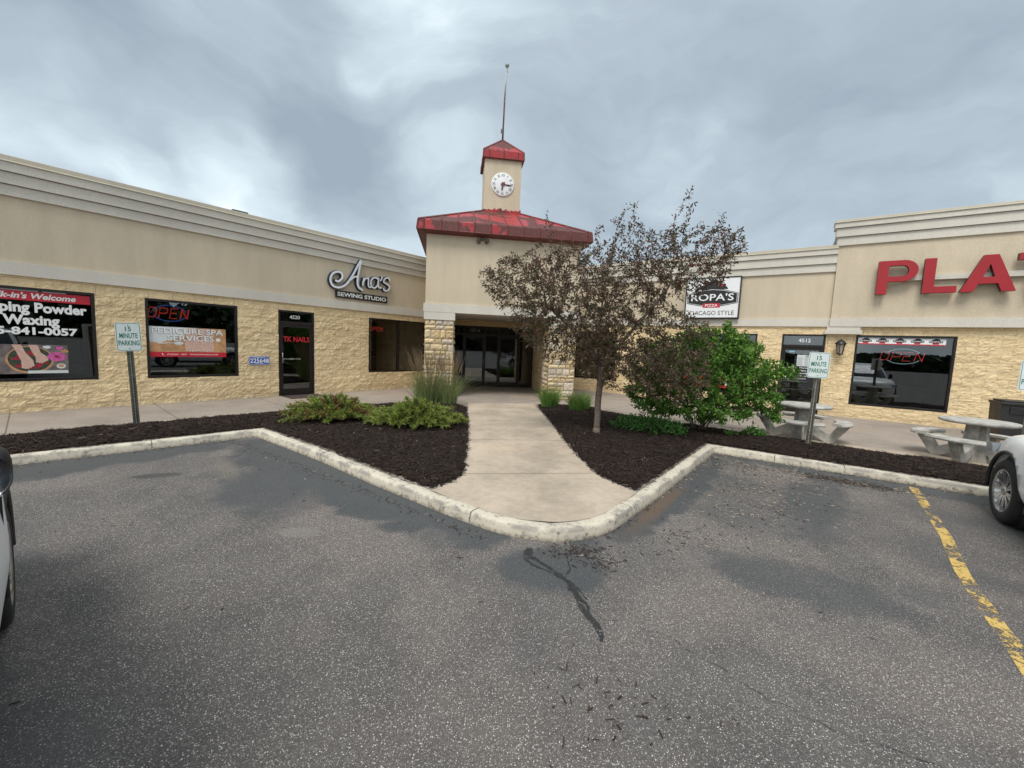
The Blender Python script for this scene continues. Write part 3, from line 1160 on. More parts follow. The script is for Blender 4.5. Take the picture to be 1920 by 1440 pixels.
ll = wob([(5.74, 5.52), (4.52, 3.97), (3.86, 3.22), (3.18, 2.30), (1.9, .7)], .006, .1, 3)
ribbon('painted_line', ll, [.095] * len(ll), .004, M['yellow'])
c1 = wob([(.20, 3.34), (.22, 3.2), (.34, 3.06), (.46, 2.93), (.52, 2.75), (.545, 2.55), (.60, 2.40), (.62, 2.30)], .012, .03, 12)
ribbon('crack_sealer', c1, [.026 + .045 * max(0, float(vnoise(np.array([i * .35]), np.array([4.0]), 8)[0])) + .012 * math.sin(PI * i / len(c1)) for i in range(len(c1))], .004, M['tar'])
c2 = wob([(.20, 3.32), (.16, 3.22), (.22, 3.10), (.33, 3.0), (.47, 2.88), (.555, 2.66), (.585, 2.5), (.63, 2.34), (.60, 2.26)], .014, .03, 23)
ribbon('crack_sealer', c2, [.014 + .02 * abs(float(vnoise(np.array([i * .4]), np.array([7.0]), 13)[0])) for i in range(len(c2))], .0048, M['tar'])
c2 = wob([(.46, 2.92), (.55, 2.8), (.585, 2.66)], .006, .03, 17)
ribbon('crack_sealer', c2, [.012] * len(c2), .0045, M['tar'])
c2 = wob([(.46, 2.93), (.52, 3.02), (.53, 3.2)], .006, .03, 18)
ribbon('crack_sealer', c2, [.014] * len(c2), .0045, M['tar'])
for k, pl_ in enumerate([[(.58, 2.50), (.80, 2.44), (1.03, 2.34), (1.31, 1.99), (1.59, 1.75), (2.1, 1.5)], [(.60, 2.30), (.57, 2.15), (.61, 2.02)]]):
    c3 = wob(pl_, .022, .03, 40 + 2 * k)
    ribbon('crack', c3, [.0034 + .003 * float(vnoise(np.array([i * .6]), np.array([2.0]), 9)[0]) for i in range(len(c3))], .0035, M['tar'])


# ================================================================== buildings
def split_wall(s0, s1, z0, z1, openings, seed):
    """split-face block wall with real relief; openings are holes with reveals"""
    def axis(a, b_, cuts, st):
        ks = sorted({a, b_, *[c_ for c_ in cuts if a < c_ < b_]})
        out = []
        for p, q in zip(ks[:-1], ks[1:]):
            n_ = max(1, int(round((q - p) / st)))
            out += [p + (q - p) * k / n_ for k in range(n_)]
        return np.array(out + [b_])
    xs = axis(s0, s1, [c_ for o_ in openings for c_ in o_[:2]], .032)
    zs = axis(z0, z1, [c_ for o_ in openings for c_ in o_[2:]], .032)
    X, Z = np.meshgrid(xs, zs, indexing='ij')
    row = np.floor(Z / .203)
    colm = np.floor((X + .2025 * (row % 2)) / .405)
    fx = (X + .2025 * (row % 2)) / .405 - colm
    fz = Z / .203 - row
    edge = np.clip(np.minimum(np.minimum(fx, 1 - fx) * .405, np.minimum(fz, 1 - fz) * .203) / .03, 0, 1)
    g_ = np.random.default_rng(seed)
    bt = g_.uniform(-1, 1, (600, 64, 3))
    t_ = bt[(colm.astype(int) % 600), (row.astype(int) % 64)]
    n1 = fbm(X * 5.5 + 3, Z * 9, 4, seed, .6)
    n2 = np.abs(fbm(X * 11, Z * 16 + 7, 3, seed + 9, .6))
    dsp = .018 + .013 * n1 - .016 * n2 + .006 * (t_[..., 0] + t_[..., 1] * (fx - .5) + t_[..., 2] * (fz - .5))
    dsp = np.clip(dsp, .0, .042) * .72 * (.72 + .28 * edge)
    V = np.stack([X, -dsp, Z], -1).reshape(-1, 3)
    idx = np.arange(X.size).reshape(X.shape)
    xc, zc = (xs[:-1] + xs[1:]) / 2, (zs[:-1] + zs[1:]) / 2
    XC, ZC = np.meshgrid(xc, zc, indexing='ij')
    hole = np.zeros(XC.shape, bool)
    for a, b_, c_, d_ in openings:
        hole |= (XC > a) & (XC < b_) & (ZC > c_) & (ZC < d_)
    ii, jj = np.where(~hole)
    F = [np.stack([idx[ii, jj], idx[ii + 1, jj], idx[ii + 1, jj + 1], idx[ii, jj + 1]], 1)]
    V = [V]
    base_n = X.size
    for a, b_, c_, d_ in openings:
        ia, ib = np.argmin(abs(xs - a)), np.argmin(abs(xs - b_))
        ja, jb = np.argmin(abs(zs - c_)), np.argmin(abs(zs - d_))
        loop = [idx[ia, j] for j in range(ja, jb)] + [idx[i, jb] for i in range(ia, ib)] + [idx[ib, j] for j in range(jb, ja, -1)] + [idx[i, ja] for i in range(ib, ia, -1)]
        bv = V[0][loop].copy()
        bv[:, 1] = .16
        n_ = len(loop)
        V.append(bv)
        lp = np.array(loop)
        F.append(np.stack([lp, np.roll(lp, -1), base_n + (np.arange(n_) + 1) % n_, base_n + np.arange(n_)], 1))
        base_n += n_
    return np.concatenate(V), np.concatenate(F)


def window(root, x0, x1, z0, z1, mull=(), t=.05, name='window'):
    f = MB()
    f.frame(x0, x1, z0, z1, t, -.012, .10)
    for m_ in mull:
        f.box(m_ - .03, m_ + .03, -.008, .09, z0 + t, z1 - t)
    fo = f.build(name, M['frame'], root)
    edges = [x0 + t] + [e for m_ in mull for e in (m_ - .03, m_ + .03)] + [x1 - t]
    for a, b_ in zip(edges[::2], edges[1::2]):
        p = MB()
        p.box(a, b_, .040, .048, z0 + t, z1 - t)
        p.build('pane', M['glass'], fo)
    return fo


def door(root, x0, x1, z0, z1, zt, number, hinge_left=True, num_x=None, num_h=.085):
    """glazed aluminium shop door with a transom"""
    f = MB()
    f.frame(x0, x1, z0, z1, .05, -.012, .11, tb=.02)
    f.box(x0 + .05, x1 - .05, -.012, .11, zt - .035, zt + .035)
    d = f.build('door', M['frame'], root)
    s = MB()
    a, b_, c_, e = x0 + .052, x1 - .052, z0 + .025, zt - .037
    s.box(a, a + .07, .012, .055, c_, e)
    s.box(b_ - .07, b_, .012, .055, c_, e)
    s.box(a + .07, b_ - .07, .012, .055, e - .09, e)
    s.box(a + .07, b_ - .07, .012, .055, c_, c_ + .16)
    s.build('leaf_frame', M['frame'], d)
    p = MB()
    p.box(a + .07, b_ - .07, .030, .036, c_ + .16, e - .09)
    p.box(x0 + .05, x1 - .05, .040, .046, zt + .035, z1 - .05)
    p.build('pane', M['glass'], d)
    h = MB()
    hx = a + .035 if not hinge_left else b_ - .035
    h.tube([(hx, .012, 1.02), (hx, -.045, 1.02), (hx, -.045, 1.30), (hx, .012, 1.30)], .011, 8)
    sgn = 1 if not hinge_left else -1
    h.box(min(a + .07, b_ - .07), max(a + .07, b_ - .07) - .25, .018, .030, 1.12, 1.16)
    h.build('handle', M['chrome'], d)
    if number:
        nb = MB()
        cx_ = num_x if num_x else (x0 + x1) / 2
        put_text(nb, number, cx_ - .2, cx_ + .2, (zt + z1) / 2 - num_h / 2 - .005, (zt + z1) / 2 + num_h / 2 - .005, .034, fit=False, bold=.012)
        nb.build('house_number', M['whiteink'], d)
    return d


def cornice(root, s0, s1, zs, ys, ztop, ycap, name='cornice', y_wall=.0, ends=(0, 0)):
    """stepped foam cornice: fascias growing outwards, metal coping on top"""
    m_ = MB()
    for k in range(len(zs) - 1):
        m_.box(s0 - ends[0] * (y_wall - ys[k]), s1 + ends[1] * (y_wall - ys[k]), ys[k], y_wall + .3, zs[k] + .0, zs[k + 1] - .012, bev=.0)
        m_.box(s0 - ends[0] * (y_wall - ys[k]) * .6, s1, ys[k] + .03, y_wall + .29, zs[k + 1] - .012, zs[k + 1])
    o_ = m_.build(name, M['trim'], root)
    c_ = MB()
    a, b_ = s0 - ends[0] * (y_wall - ycap), s1 + ends[1] * (y_wall - ycap)
    pr_ = [(ycap - .018, zs[-1] - .012), (ycap - .010, zs[-1] + .006), (ycap, zs[-1] + .012), (ycap + .01, ztop - .01), (ycap + .03, ztop), (y_wall + .34, ztop - .03), (y_wall + .34, zs[-1] - .01)]
    n_ = len(pr_)
    v = [(a, y, z) for y, z in pr_] + [(b_, y, z) for y, z in pr_]
    c_.add(v, [(i, (i + 1) % n_, n_ + (i + 1) % n_, n_ + i) for i in range(n_)] + [tuple(range(n_))[::-1], tuple(range(n_, 2 * n_))])
    c_.build('coping', M['cap'], o_)
    return o_


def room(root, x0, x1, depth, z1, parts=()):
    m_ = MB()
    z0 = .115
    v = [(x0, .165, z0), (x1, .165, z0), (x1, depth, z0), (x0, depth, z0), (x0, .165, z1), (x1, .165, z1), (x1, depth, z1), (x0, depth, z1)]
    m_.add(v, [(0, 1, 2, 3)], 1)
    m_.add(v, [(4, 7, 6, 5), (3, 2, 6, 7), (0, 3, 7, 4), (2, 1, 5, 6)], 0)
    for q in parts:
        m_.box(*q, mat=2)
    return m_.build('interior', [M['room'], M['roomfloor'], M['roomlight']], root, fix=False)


# ---- left wing -----------------------------------------------------------
LW = thing('shop_wing', 'long tan stucco and yellow split-face block shop wing left of the clock tower', 'building', (PL[0], PL[1], 0), rad(50.3))
ops = [(-6.15, -3.46, .70, 2.48), (-2.69, -.94, .70, 2.48), (.015, .975, .11, 2.485), (2.72, 5.02, .71, 2.49)]
V, F = split_wall(-10.5, 5.6, .09, 2.70, ops, 3)
np_obj('block_wall', V, F, M['split'], LW, smooth=False)
m_ = MB()
m_.box(-10.5, 5.6, .0, .25, 2.70, 4.75)
m_.build('upper_wall', M['stucco'], LW)
m_ = MB()
m_.box(-10.5, 5.6, -.055, .02, 2.68, 2.92)
m_.build('trim_band', M['trim'], LW)
cornice(LW, -10.5, 5.6, (4.10, 4.30, 4.51, 4.685), (-.05, -.095, -.14), 4.79, -.15)
m_ = MB()
m_.box(-10.5, 5.6, .25, 9, 4.45, 4.55)
m_.build('roof', M['roof'], LW)
window(LW, *ops[0])
window(LW, *ops[1])
window(LW, *ops[3], mull=(3.86,))
d = door(LW, *ops[2], 2.15, '4520', hinge_left=False, num_x=.46, num_h=.10)
m_ = MB()
put_text(m_, 'TK NAILS', .15, .85, 1.62, 1.77, .026, bold=.022)
m_.build('door_lettering', M['red'], d)
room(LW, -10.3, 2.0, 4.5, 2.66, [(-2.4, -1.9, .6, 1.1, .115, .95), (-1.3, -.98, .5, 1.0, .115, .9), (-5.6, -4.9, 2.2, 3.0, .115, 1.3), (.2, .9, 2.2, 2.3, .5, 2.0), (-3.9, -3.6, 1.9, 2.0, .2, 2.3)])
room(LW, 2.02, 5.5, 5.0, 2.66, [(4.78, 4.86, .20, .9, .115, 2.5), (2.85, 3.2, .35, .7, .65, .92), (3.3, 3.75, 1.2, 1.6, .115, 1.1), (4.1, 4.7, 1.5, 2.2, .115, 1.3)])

# ---- right low wing --------------------------------------------------------
RW = thing('shop_wing', 'low tan and yellow block wing behind the crabapple tree, carrying the black and white sign', 'building', (PR[0], PR[1], 0), rad(-34))
opr = [(-9.1, -7.35, .60, 2.48), (-4.95, -2.75, .50, 2.48), (-2.09, -1.02, .10, 2.485)]
V, F = split_wall(-10.4, -.97, .09, 2.73, opr, 14)
np_obj('block_wall', V, F, M['split'], RW)
m_ = MB()
m_.box(-10.4, -.97, .0, .25, 2.73, 5.0)
m_.build('upper_wall', M['stucco'], RW)
m_ = MB()
m_.box(-10.4, -.97, -.055, .02, 2.715, 2.945)
m_.build('trim_band', M['trim'], RW)
cornice(RW, -10.4, -.97, (4.30, 4.53, 4.78, 4.945), (-.05, -.095, -.14), 5.04, -.15)
m_ = MB()
m_.box(-10.4, -.97, .25, 9, 4.65, 4.75)
m_.build('roof', M['roof'], RW)
window(RW, *opr[0])
window(RW, *opr[1])
d = door(RW, *opr[2], 2.13, '4512', hinge_left=False, num_x=-1.52, num_h=.11)
for k, (t_, w_) in enumerate((('Sunday - Thursday', .56), ('10am - 9pm', .36), ('Friday Saturday', .50), ('10am - 10pm', .38))):
    m_ = MB()
    put_text(m_, t_, -1.62 - w_ / 2 + .04, -1.62 + w_ / 2 + .04, 1.44 - k * .083, 1.492 - k * .083, .0265, bold=.02)
    m_.build('opening_hours', M['whiteink'], d)
m_ = MB()
put_text(m_, 'Closed Monday', -1.83, -1.37, 1.12, 1.165, .0265, bold=.02)
m_.build('opening_hours', M['red'], d)
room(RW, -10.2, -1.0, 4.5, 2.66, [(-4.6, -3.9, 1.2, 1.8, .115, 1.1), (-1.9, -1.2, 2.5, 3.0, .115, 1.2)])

# ---- right tall wing --------------------------------------------------------
YF = -.085
HW = thing('shop_wing', 'tallest tan stucco shopfront on the right with the big red letters', 'building', (PR[0], PR[1], 0), rad(-34))
oph = [(-.34, 1.665, .495, 2.485)]
V, F = split_wall(-.966, 9.5, .09, 2.73, oph, 25)
np_obj('block_wall', V, F, M['split'], HW)
m_ = MB()
m_.box(-.966, 9.5, YF, .25, 2.95, 5.6)
m_.build('upper_wall', M['stucco'], HW)
m_ = MB()
m_.box(-.98, 9.5, YF - .055, .02, 2.715, 2.95)
m_.build('trim_band', M['trim'], HW)
m_ = MB()
m_.box(-1.03, -.28, YF - .04, .0, 2.615, 2.715)
m_.box(-1.08, -.24, YF - .075, .0, 2.50, 2.615)
m_.build('pilaster_cap', M['trim'], HW)
cornice(HW, -.966, 9.5, (5.0, 5.24, 5.48, 5.63), (YF - .05, YF - .095, YF - .14), 5.70, YF - .15, y_wall=YF, ends=(1, 0))
m_ = MB()
m_.box(-.966, 9.5, .25, 9, 5.3, 5.4)
m_.box(-.966, -.80, .25, 9, 4.6, 5.6)
m_.build('roof', M['roof'], HW)
window(HW, *oph[0])
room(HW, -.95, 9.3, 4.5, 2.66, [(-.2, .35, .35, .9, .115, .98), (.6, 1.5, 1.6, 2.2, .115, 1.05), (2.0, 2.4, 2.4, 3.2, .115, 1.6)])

# ---- clock tower --------------------------------------------------------
CT = thing('clock_tower', 'square tan entrance tower with a peeling red metal roof and a clock lantern', 'clock tower', (TP[0], TP[1], 0), TA)
TW, TDp = 4.70, 4.70
m_ = MB()
m_.box(0, TW, 0, TDp, 2.93, 5.10)
m_.build('upper_wall', M['stucco'], CT)
m_ = MB()
m_.box(-.05, TW + .05, -.05, .80, 2.68, 2.93)
m_.box(-.05, .10, .80, TDp, 2.68, 2.93)
m_.box(TW - .10, TW + .05, .80, TDp, 2.68, 2.93)
m_.build('trim_band', M['trim'], CT)
m_ = MB()
m_.box(.10, TW - .10, .80, TDp, 2.70, 2.90)
m_.build('porch_ceiling', M['trim'], CT)


def stone_face(out_v, out_f, out_t, wdt, hgt, place, g_):
    """random ashlar on a wdt x hgt rectangle; place(x, z, out) -> 3D"""
    z = 0.0
    while z < hgt - .02:
        rh = min(g_.choice([.10, .13, .16, .20, .27]), hgt - z)
        if hgt - z - rh < .08:
            rh = hgt - z
        x = 0.0
        while x < wdt - .01:
            rw = g_.uniform(.13, .38)
            if wdt - x - rw < .14:
                rw = wdt - x
            subs = [(z, z + rh)]
            if rh > .24 and g_.random() < .45:
                subs = [(z, z + rh * .5), (z + rh * .5, z + rh)]
            for a, b_ in subs:
                jn = .0075
                nx, nz = max(2, int(rw / .05)), max(2, int((b_ - a) / .05))
                us, ws = np.linspace(x + jn, x + rw - jn, nx + 1), np.linspace(a + jn, b_ - jn, nz + 1)
                base_i = len(out_v)
                dp = g_.uniform(.012, .035)
                for iu, u in enumerate(us):
                    for iw, w_ in enumerate(ws):
                        ed = iu in (0, nx) or iw in (0, nz)
                        out_v.append(place(u, w_, .004 if ed else dp + g_.normal(0, .006)))
                for iu in range(nx):
                    for iw in range(nz):
                        p0 = base_i + iu * (nz + 1) + iw
                        out_f.append((p0, p0 + nz + 1, p0 + nz + 2, p0 + 1))
                tc_ = np.array([(.62, .50, .32), (.58, .44, .25), (.60, .52, .40), (.56, .47, .36), (.66, .54, .35), (.60, .47, .29)][g_.integers(6)]) * g_.uniform(.80, 1.12)
                out_t += [tuple(tc_)] * ((nx + 1) * (nz + 1))
            x += rw
        z += rh


g_ = np.random.default_rng(5)
for px_ in (0.0, TW - .86):
    core = MB()
    core.box(px_ + .005, px_ + .855, .005, .855, .09, 2.46)
    po_ = core.build('pillar', M['mortar'], CT)
    V, F, T_ = [], [], []
    stone_face(V, F, T_, .86, 2.35, lambda u, w_, o_: (px_ + u, -o_, .11 + w_), g_)
    stone_face(V, F, T_, .86, 2.35, lambda u, w_, o_: (px_ + .86 + o_, u, .11 + w_), g_)
    stone_face(V, F, T_, .86, 2.35, lambda u, w_, o_: (px_ - o_, .86 - u, .11 + w_), g_)
    np_obj('stone_cladding', V, F, M['ashlar'], po_, tint=np.array(T_))
    cp_ = MB()
    cp_.box(px_ - .03, px_ + .89, -.045, .89, 2.455, 2.68)
    cp_.build('capital', M['trim'], po_)
# porch side walls and the entrance at the back
for (x0, x1, nm) in ((.30, .62, 'side'), (TW - .66, TW - .30, 'side')):
    V, F = split_wall(0, 2.8, .09, 2.70, [], 41 if x0 < 1 else 52)
    if x0 < 1:
        V = np.stack([x1 - V[:, 1], .80 + V[:, 0], V[:, 2]], 1)
    else:
        V = np.stack([x0 + V[:, 1], 3.60 - V[:, 0], V[:, 2]], 1)
    np_obj('porch_wall', V, F, M['split'], CT)
V, F = split_wall(.3, TW - .3, .09, 2.70, [(.80, 4.03, .11, 2.49)], 77)
V[:, 1] += 3.60
np_obj('entrance_wall', V, F, M['split'], CT)
EN = MB()
y0 = 3.60
EN.frame(.80, 4.03, .11, 2.49, .06, y0 - .012, y0 + .11, tb=.03)
for x in (1.24, 2.08, 2.62, 3.46):
    EN.box(x - .03, x + .03, y0 - .012, y0 + .10, .14, 2.43)
EN.box(.86, 3.97, y0 - .010, y0 + .10, 2.13, 2.20)
en = EN.build('entrance', M['frame'], CT)
for a, b_ in ((.86, 1.21), (1.27, 2.05), (2.11, 2.59), (2.65, 3.43), (3.49, 3.97)):
    p = MB()
    p.box(a, b_, y0 + .030, y0 + .036, .14, 2.13)
    p.box(a, b_, y0 + .030, y0 + .036, 2.20, 2.43)
    p.build('pane', M['glass'], en)
for a, b_, hx in ((1.27, 2.05, 2.02), (2.65, 3.43, 2.69)):
    s = MB()
    s.box(a, a + .06, y0 - .004, y0 + .028, .15, 2.125)
    s.box(b_ - .06, b_, y0 - .004, y0 + .028, .15, 2.125)
    s.box(a + .06, b_ - .06, y0 - .004, y0 + .028, 2.04, 2.125)
    s.box(a + .06, b_ - .06, y0 - .004, y0 + .028, .15, .30)
    s.build('door_leaf', M['frame'], en)
    h = MB()
    h.tube([(hx, y0 - .004, .95), (hx, y0 - .06, .95), (hx, y0 - .06, 1.28), (hx, y0 - .004, 1.28)], .012, 8)
    h.build('handle', M['chrome'], en)
m_ = MB()
put_text(m_, '4518', 1.50, 1.86, 2.26, 2.38, y0 + .024, bold=.015)
m_.build('house_number', M['grayink'], en)
m_ = MB()
v = [(.4, y0 + .17, .115), (4.3, y0 + .17, .115), (4.3, y0 + 5, .115), (.4, y0 + 5, .115), (.4, y0 + .17, 2.66), (4.3, y0 + .17, 2.66), (4.3, y0 + 5, 2.66), (.4, y0 + 5, 2.66)]
m_.add(v, [(0, 1, 2, 3)], 1)
m_.add(v, [(4, 7, 6, 5), (3, 2, 6, 7), (0, 3, 7, 4), (2, 1, 5, 6)], 0)
m_.box(2.9, 3.7, y0 + 2.0, y0 + 2.6, .115, 1.1, mat=1)
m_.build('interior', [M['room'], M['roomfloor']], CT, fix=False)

# hipped roof with standing seams
OV, ZE, ZB, ZT = .23, 5.0, 5.27, 6.28
lx0, lx1 = 1.73, 2.97
m_ = MB()
ea = [(-OV, -OV), (TW + OV, -OV), (TW + OV, TDp + OV), (-OV, TDp + OV)]
la = [(lx0, lx0), (lx1, lx0), (lx1, lx1), (lx0, lx1)]
ou = [(-OV - .03, -OV - .03), (TW + OV + .03, -OV - .03), (TW + OV + .03, TDp + OV + .03), (-OV - .03, TDp + OV + .03)]
v = [(x, y, ZE) for x, y in ou] + [(x, y, ZB) for x, y in ea] + [(x, y, ZT) for x, y in la]
f_ = []
for k in range(4):
    j = (k + 1) % 4
    f_ += [(k, j, 4 + j, 4 + k), (4 + k, 4 + j, 8 + j, 8 + k)]
m_.add(v, f_ + [(8, 9, 10, 11)])
rf = m_.build('roof', M['redroof'], CT)
m_ = MB()
v = [(x, y, ZE + .002) for x, y in ou] + [(0, 0, ZE - .06), (TW, 0, ZE - .06), (TW, TDp, ZE - .06), (0, TDp, ZE - .06)]
m_.add(v, [(k, 4 + k, 4 + (k + 1) % 4, (k + 1) % 4) for k in range(4)])
m_.tube([(ou[0][0] - .006, ou[0][1] - .006, ZE), (ou[1][0] + .006, ou[1][1] - .006, ZE), (ou[2][0] + .006, ou[2][1], ZE), (ou[3][0] - .006, ou[3][1], ZE), (ou[0][0] - .006, ou[0][1] - .006, ZE)], .016, 5)
m_.build('eave_soffit', M['redseam'], rf)
sm = MB()
def seam(p, q, r=.027):
    p, q = Vector(p), Vector(q)
    sm.tube([p, q], r, 4, smooth=False)
n_ = 11
for k in range(n_):
    x = -OV + .16 + k * (TW + 2 * OV - .32) / (n_ - 1)
    run = lx0 + OV
    if x < lx0:
        fr_ = (x + OV) / run
    elif x > lx1:
        fr_ = (TW + OV - x) / run
    else:
        fr_ = 1
    zt_ = ZB + (ZT - ZB) * fr_
    in_ = -OV + run * fr_
    o2 = -OV - .03
    # front, left, right, back slopes
    seam((x, o2 - .006, ZE + .01), (x, -OV - .006, ZB + .004))
    seam((x, -OV, ZB + .008), (x, in_, zt_ + .008))
    seam((o2 - .006, x, ZE + .01), (-OV - .006, x, ZB + .004))
    seam((-OV, x, ZB + .008), (in_, x, zt_ + .008))
    seam((TW - o2 + .006, x, ZE + .01), (TW + OV + .006, x, ZB + .004))
    seam((TW + OV, x, ZB + .008), (TW - in_, x, zt_ + .008))
for k in range(4):
    seam((*ea[k], ZB + .01), (*la[k], ZT + .01), .03)
    seam((*ou[k], ZE + .01), (*ea[k], ZB + .01), .028)
sm.build('standing_seams', M['redseam'], rf)
# lantern
m_ = MB()
m_.box(lx0, lx1, lx0, lx1, 6.18, 8.02)
ln_ = m_.build('lantern', M['stucco'], CT)
m_ = MB()
rr = np.random.default_rng(3)
for k in range(30):           # torn flashing at the lantern's foot
    x = lx0 - .03 + (lx1 - lx0 + .06) * k / 30
    hh_ = .05 + .10 * abs(float(vnoise(np.array([k * .45]), np.array([.3]), 12)[0]))
    m_.box(x, x + (lx1 - lx0 + .06) / 30 - .0005, lx0 - .035 + .004 * (k % 2), lx0 - .004, 6.20, 6.27 + hh_)
m_.build('flashing', M['redroof'], ln_)
m_ = MB()
e0, e1 = lx0 - .06, lx1 + .06
cxy = (lx0 + lx1) / 2
v = [(e0 - .01, e0 - .01, 8.0), (e1 + .01, e0 - .01, 8.0), (e1 + .01, e1 + .01, 8.0), (e0 - .01, e1 + .01, 8.0), (e0, e0, 8.25), (e1, e0, 8.25), (e1, e1, 8.25), (e0, e1, 8.25), (cxy, cxy, 8.92)]
m_.add(v, [(0, 1, 5, 4), (1, 2, 6, 5), (2, 3, 7, 6), (3, 0, 4, 7), (4, 5, 8), (5, 6, 8), (6, 7, 8), (7, 4, 8), (3, 2, 1, 0)])
lr = m_.build('lantern_roof', M['redroof'], ln_)
sm = MB()
for k in range(4):
    seam(v[4 + k], v[8], .026)
    seam(v[k], v[4 + k], .024)
for (a, b_) in ((0, 1), (1, 2), (2, 3), (3, 0)):
    pa = (Vector(v[4 + a]) + Vector(v[4 + b_])) / 2
    pb = (Vector(v[a]) + Vector(v[b_])) / 2
    seam(pa, v[8], .022)
    seam(pb, pa, .022)
    seam(v[a], v[b_], .02)
    for t_ in (.15, .85):
        q = Vector(v[4 + a]).lerp(Vector(v[4 + b_]), t_)
        seam(Vector(v[a]).lerp(Vector(v[b_]), t_), q, .018)
sm.build('roof_seams', M['redseam'], ln_)
# clock
cz, cr = 7.185, .385
m_ = MB()
Mc = Matrix.Translation((cxy, lx0, cz)) @ Matrix.Rotation(rad(90), 4, 'X')
m_.lathe([(0, .035), (cr - .02, .035), (cr - .006, .030), (cr, .018), (cr, -.01)], 48, M=Mc)
ck = m_.build('clock', M['white'], CT)
m_ = MB()
yk = lx0 - .0385
for k, s_ in enumerate(('XII', 'I', 'II', 'III', 'IIII', 'V', 'VI', 'VII', 'VIII', 'IX', 'X', 'XI')):
    a = PI / 2 - k * PI / 6
    v_, f_ = text_geo(s_, .0)
    xs_ = [p[0] for p in v_]
    wd = max(xs_) - min(xs_)
    sc_z = .100 / .72
    sc_x = min(sc_z * .85, .105 / wd)
    q = Matrix.Translation((cxy + math.cos(a) * .305, yk, cz + math.sin(a) * .300)) @ Matrix.Rotation(-(a - PI / 2), 4, 'Y')
    m_.add([((p[0] - min(xs_) - wd / 2) * sc_x, 0, (p[1] - .36) * sc_z) for p in v_], f_, 0, q)
m_.build('numerals', M['black'], ck)
for ang, L_, nm in ((rad(-6), .31, 'minute_hand'), (rad(-98), .22, 'hour_hand')):
    m_ = MB()
    q = Matrix.Translation((cxy, yk - .008 - (.006 if nm == 'hour_hand' else 0), cz)) @ Matrix.Rotation(-ang, 4, 'Y')
    m_.prism([(-.03, -.018), (L_ * .5, -.018), (L_ * .62, -.03), (L_, -.0), (L_ * .62, .03), (L_ * .5, .018), (-.03, .018)], -.003, .003, 0, q)
    m_.build(nm, M['black'], ck)
m_ = MB()
q = Matrix.Translation((cxy, yk - .02, cz)) @ Matrix.Rotation(rad(45), 4, 'Y')
m_.box(-.055, .055, -.006, .012, -.055, .055, 0, q)
m_.box(-.02, .02, -.006, .012, .055, .09, 0, q)
m_.build('hub', M['redseam'], ck)
# floodlight under the eave
m_ = MB()
m_.box(1.60, 1.68, -.06, .0, 4.86, 4.94)
for sx in (-1, 1):
    m_.lathe([(.0, -.10), (.055, -.10), (.06, -.02), (.03, .03), (.0, .035)], 14, 0, Matrix.Translation((1.64 + sx * .14, -.12, 4.85)) @ Matrix.Rotation(rad(55), 4, 'X') @ Matrix.Rotation(rad(sx * 20), 4, 'Y'))
    m_.tube([(1.64, -.04, 4.9), (1.64 + sx * .14, -.10, 4.88)], .012, 6)
o = m_.build('floodlight', M['steel'])
o.location = (TP[0], TP[1], 0)
o.rotation_euler = (0, 0, TA)
tag(o, 'small twin floodlight under the red eave of the tower', 'floodlight')
# flagpole
fp = thing('flagpole', 'rusty flagpole without a flag on top of the clock lantern', 'flagpole', Tp(cxy, cxy, 8.85), 0)
m_ = MB()
m_.tube([(0, 0, 0), (.005, 0, .5), (.02, 0, 1.45)], [.032, .03, .028], 10, 0)
m_.tube([(.02, 0, 1.45), (.055, 0, 2.38)], [.028, .022], 10, 1)
m_.tube([(-.055, -.03, .28), (-.05, -.03, .42)], .02, 6, 0)
m_.build('pole', [simple('rusty_pole', (.10, .045, .035), .8, var=.5, vs=9), simple('weathered_pole', (.40, .41, .41), .6, var=.15)], fp)
m_ = MB()
m_.lathe([(.0, -.075), (.04, -.063), (.068, -.03), (.075, 0), (.068, .03), (.04, .063), (.0, .075)], 16, 0, Matrix.Translation((.062, 0, 2.52)))
m_.box(.04, .095, -.02, .02, 2.30, 2.43)
m_.build('finial', simple('weathered_ball', (.36, .38, .36), .6, var=.2), fp)
# vent on the left roof
m_ = MB()
m_.box(-.14, .14, -.10, .10, -.45, -.02)
m_.box(-.19, .19, -.14, .14, .03, .13, bev=.01)
m_.box(-.12, .12, -.08, .08, -.02, .03)
o = m_.build('roof_vent', M['black'])
o.location = Lp(-.45, -1.4, 5.05)
o.rotation_euler = (0, 0, rad(50.3))
tag(o, 'small dark roof vent showing above the left parapet', 'vent')

# ================================================================== signs and fittings on the walls
WALLS = {'L': (Lp, rad(50.3)), 'R': (Rp, rad(-34))}


class WT:
    """a thing fixed to a wall: geometry written in wall coordinates, stored about its own base"""
    def __init__(self, wall, s, z, name, label, cat, group=None, y=0.0):
        fn, a = WALLS[wall]
        self.s, self.z, self.y = s, z, y
        self.root = thing(name, label, cat, fn(s, -y, z), a, group)

    def part(self, mb_, name, mats, parent=None):
        mb_.v = [(p[0] - self.s, p[1] - self.y, p[2] - self.z) for p in mb_.v]
        return mb_.build(name, mats, parent or self.root)


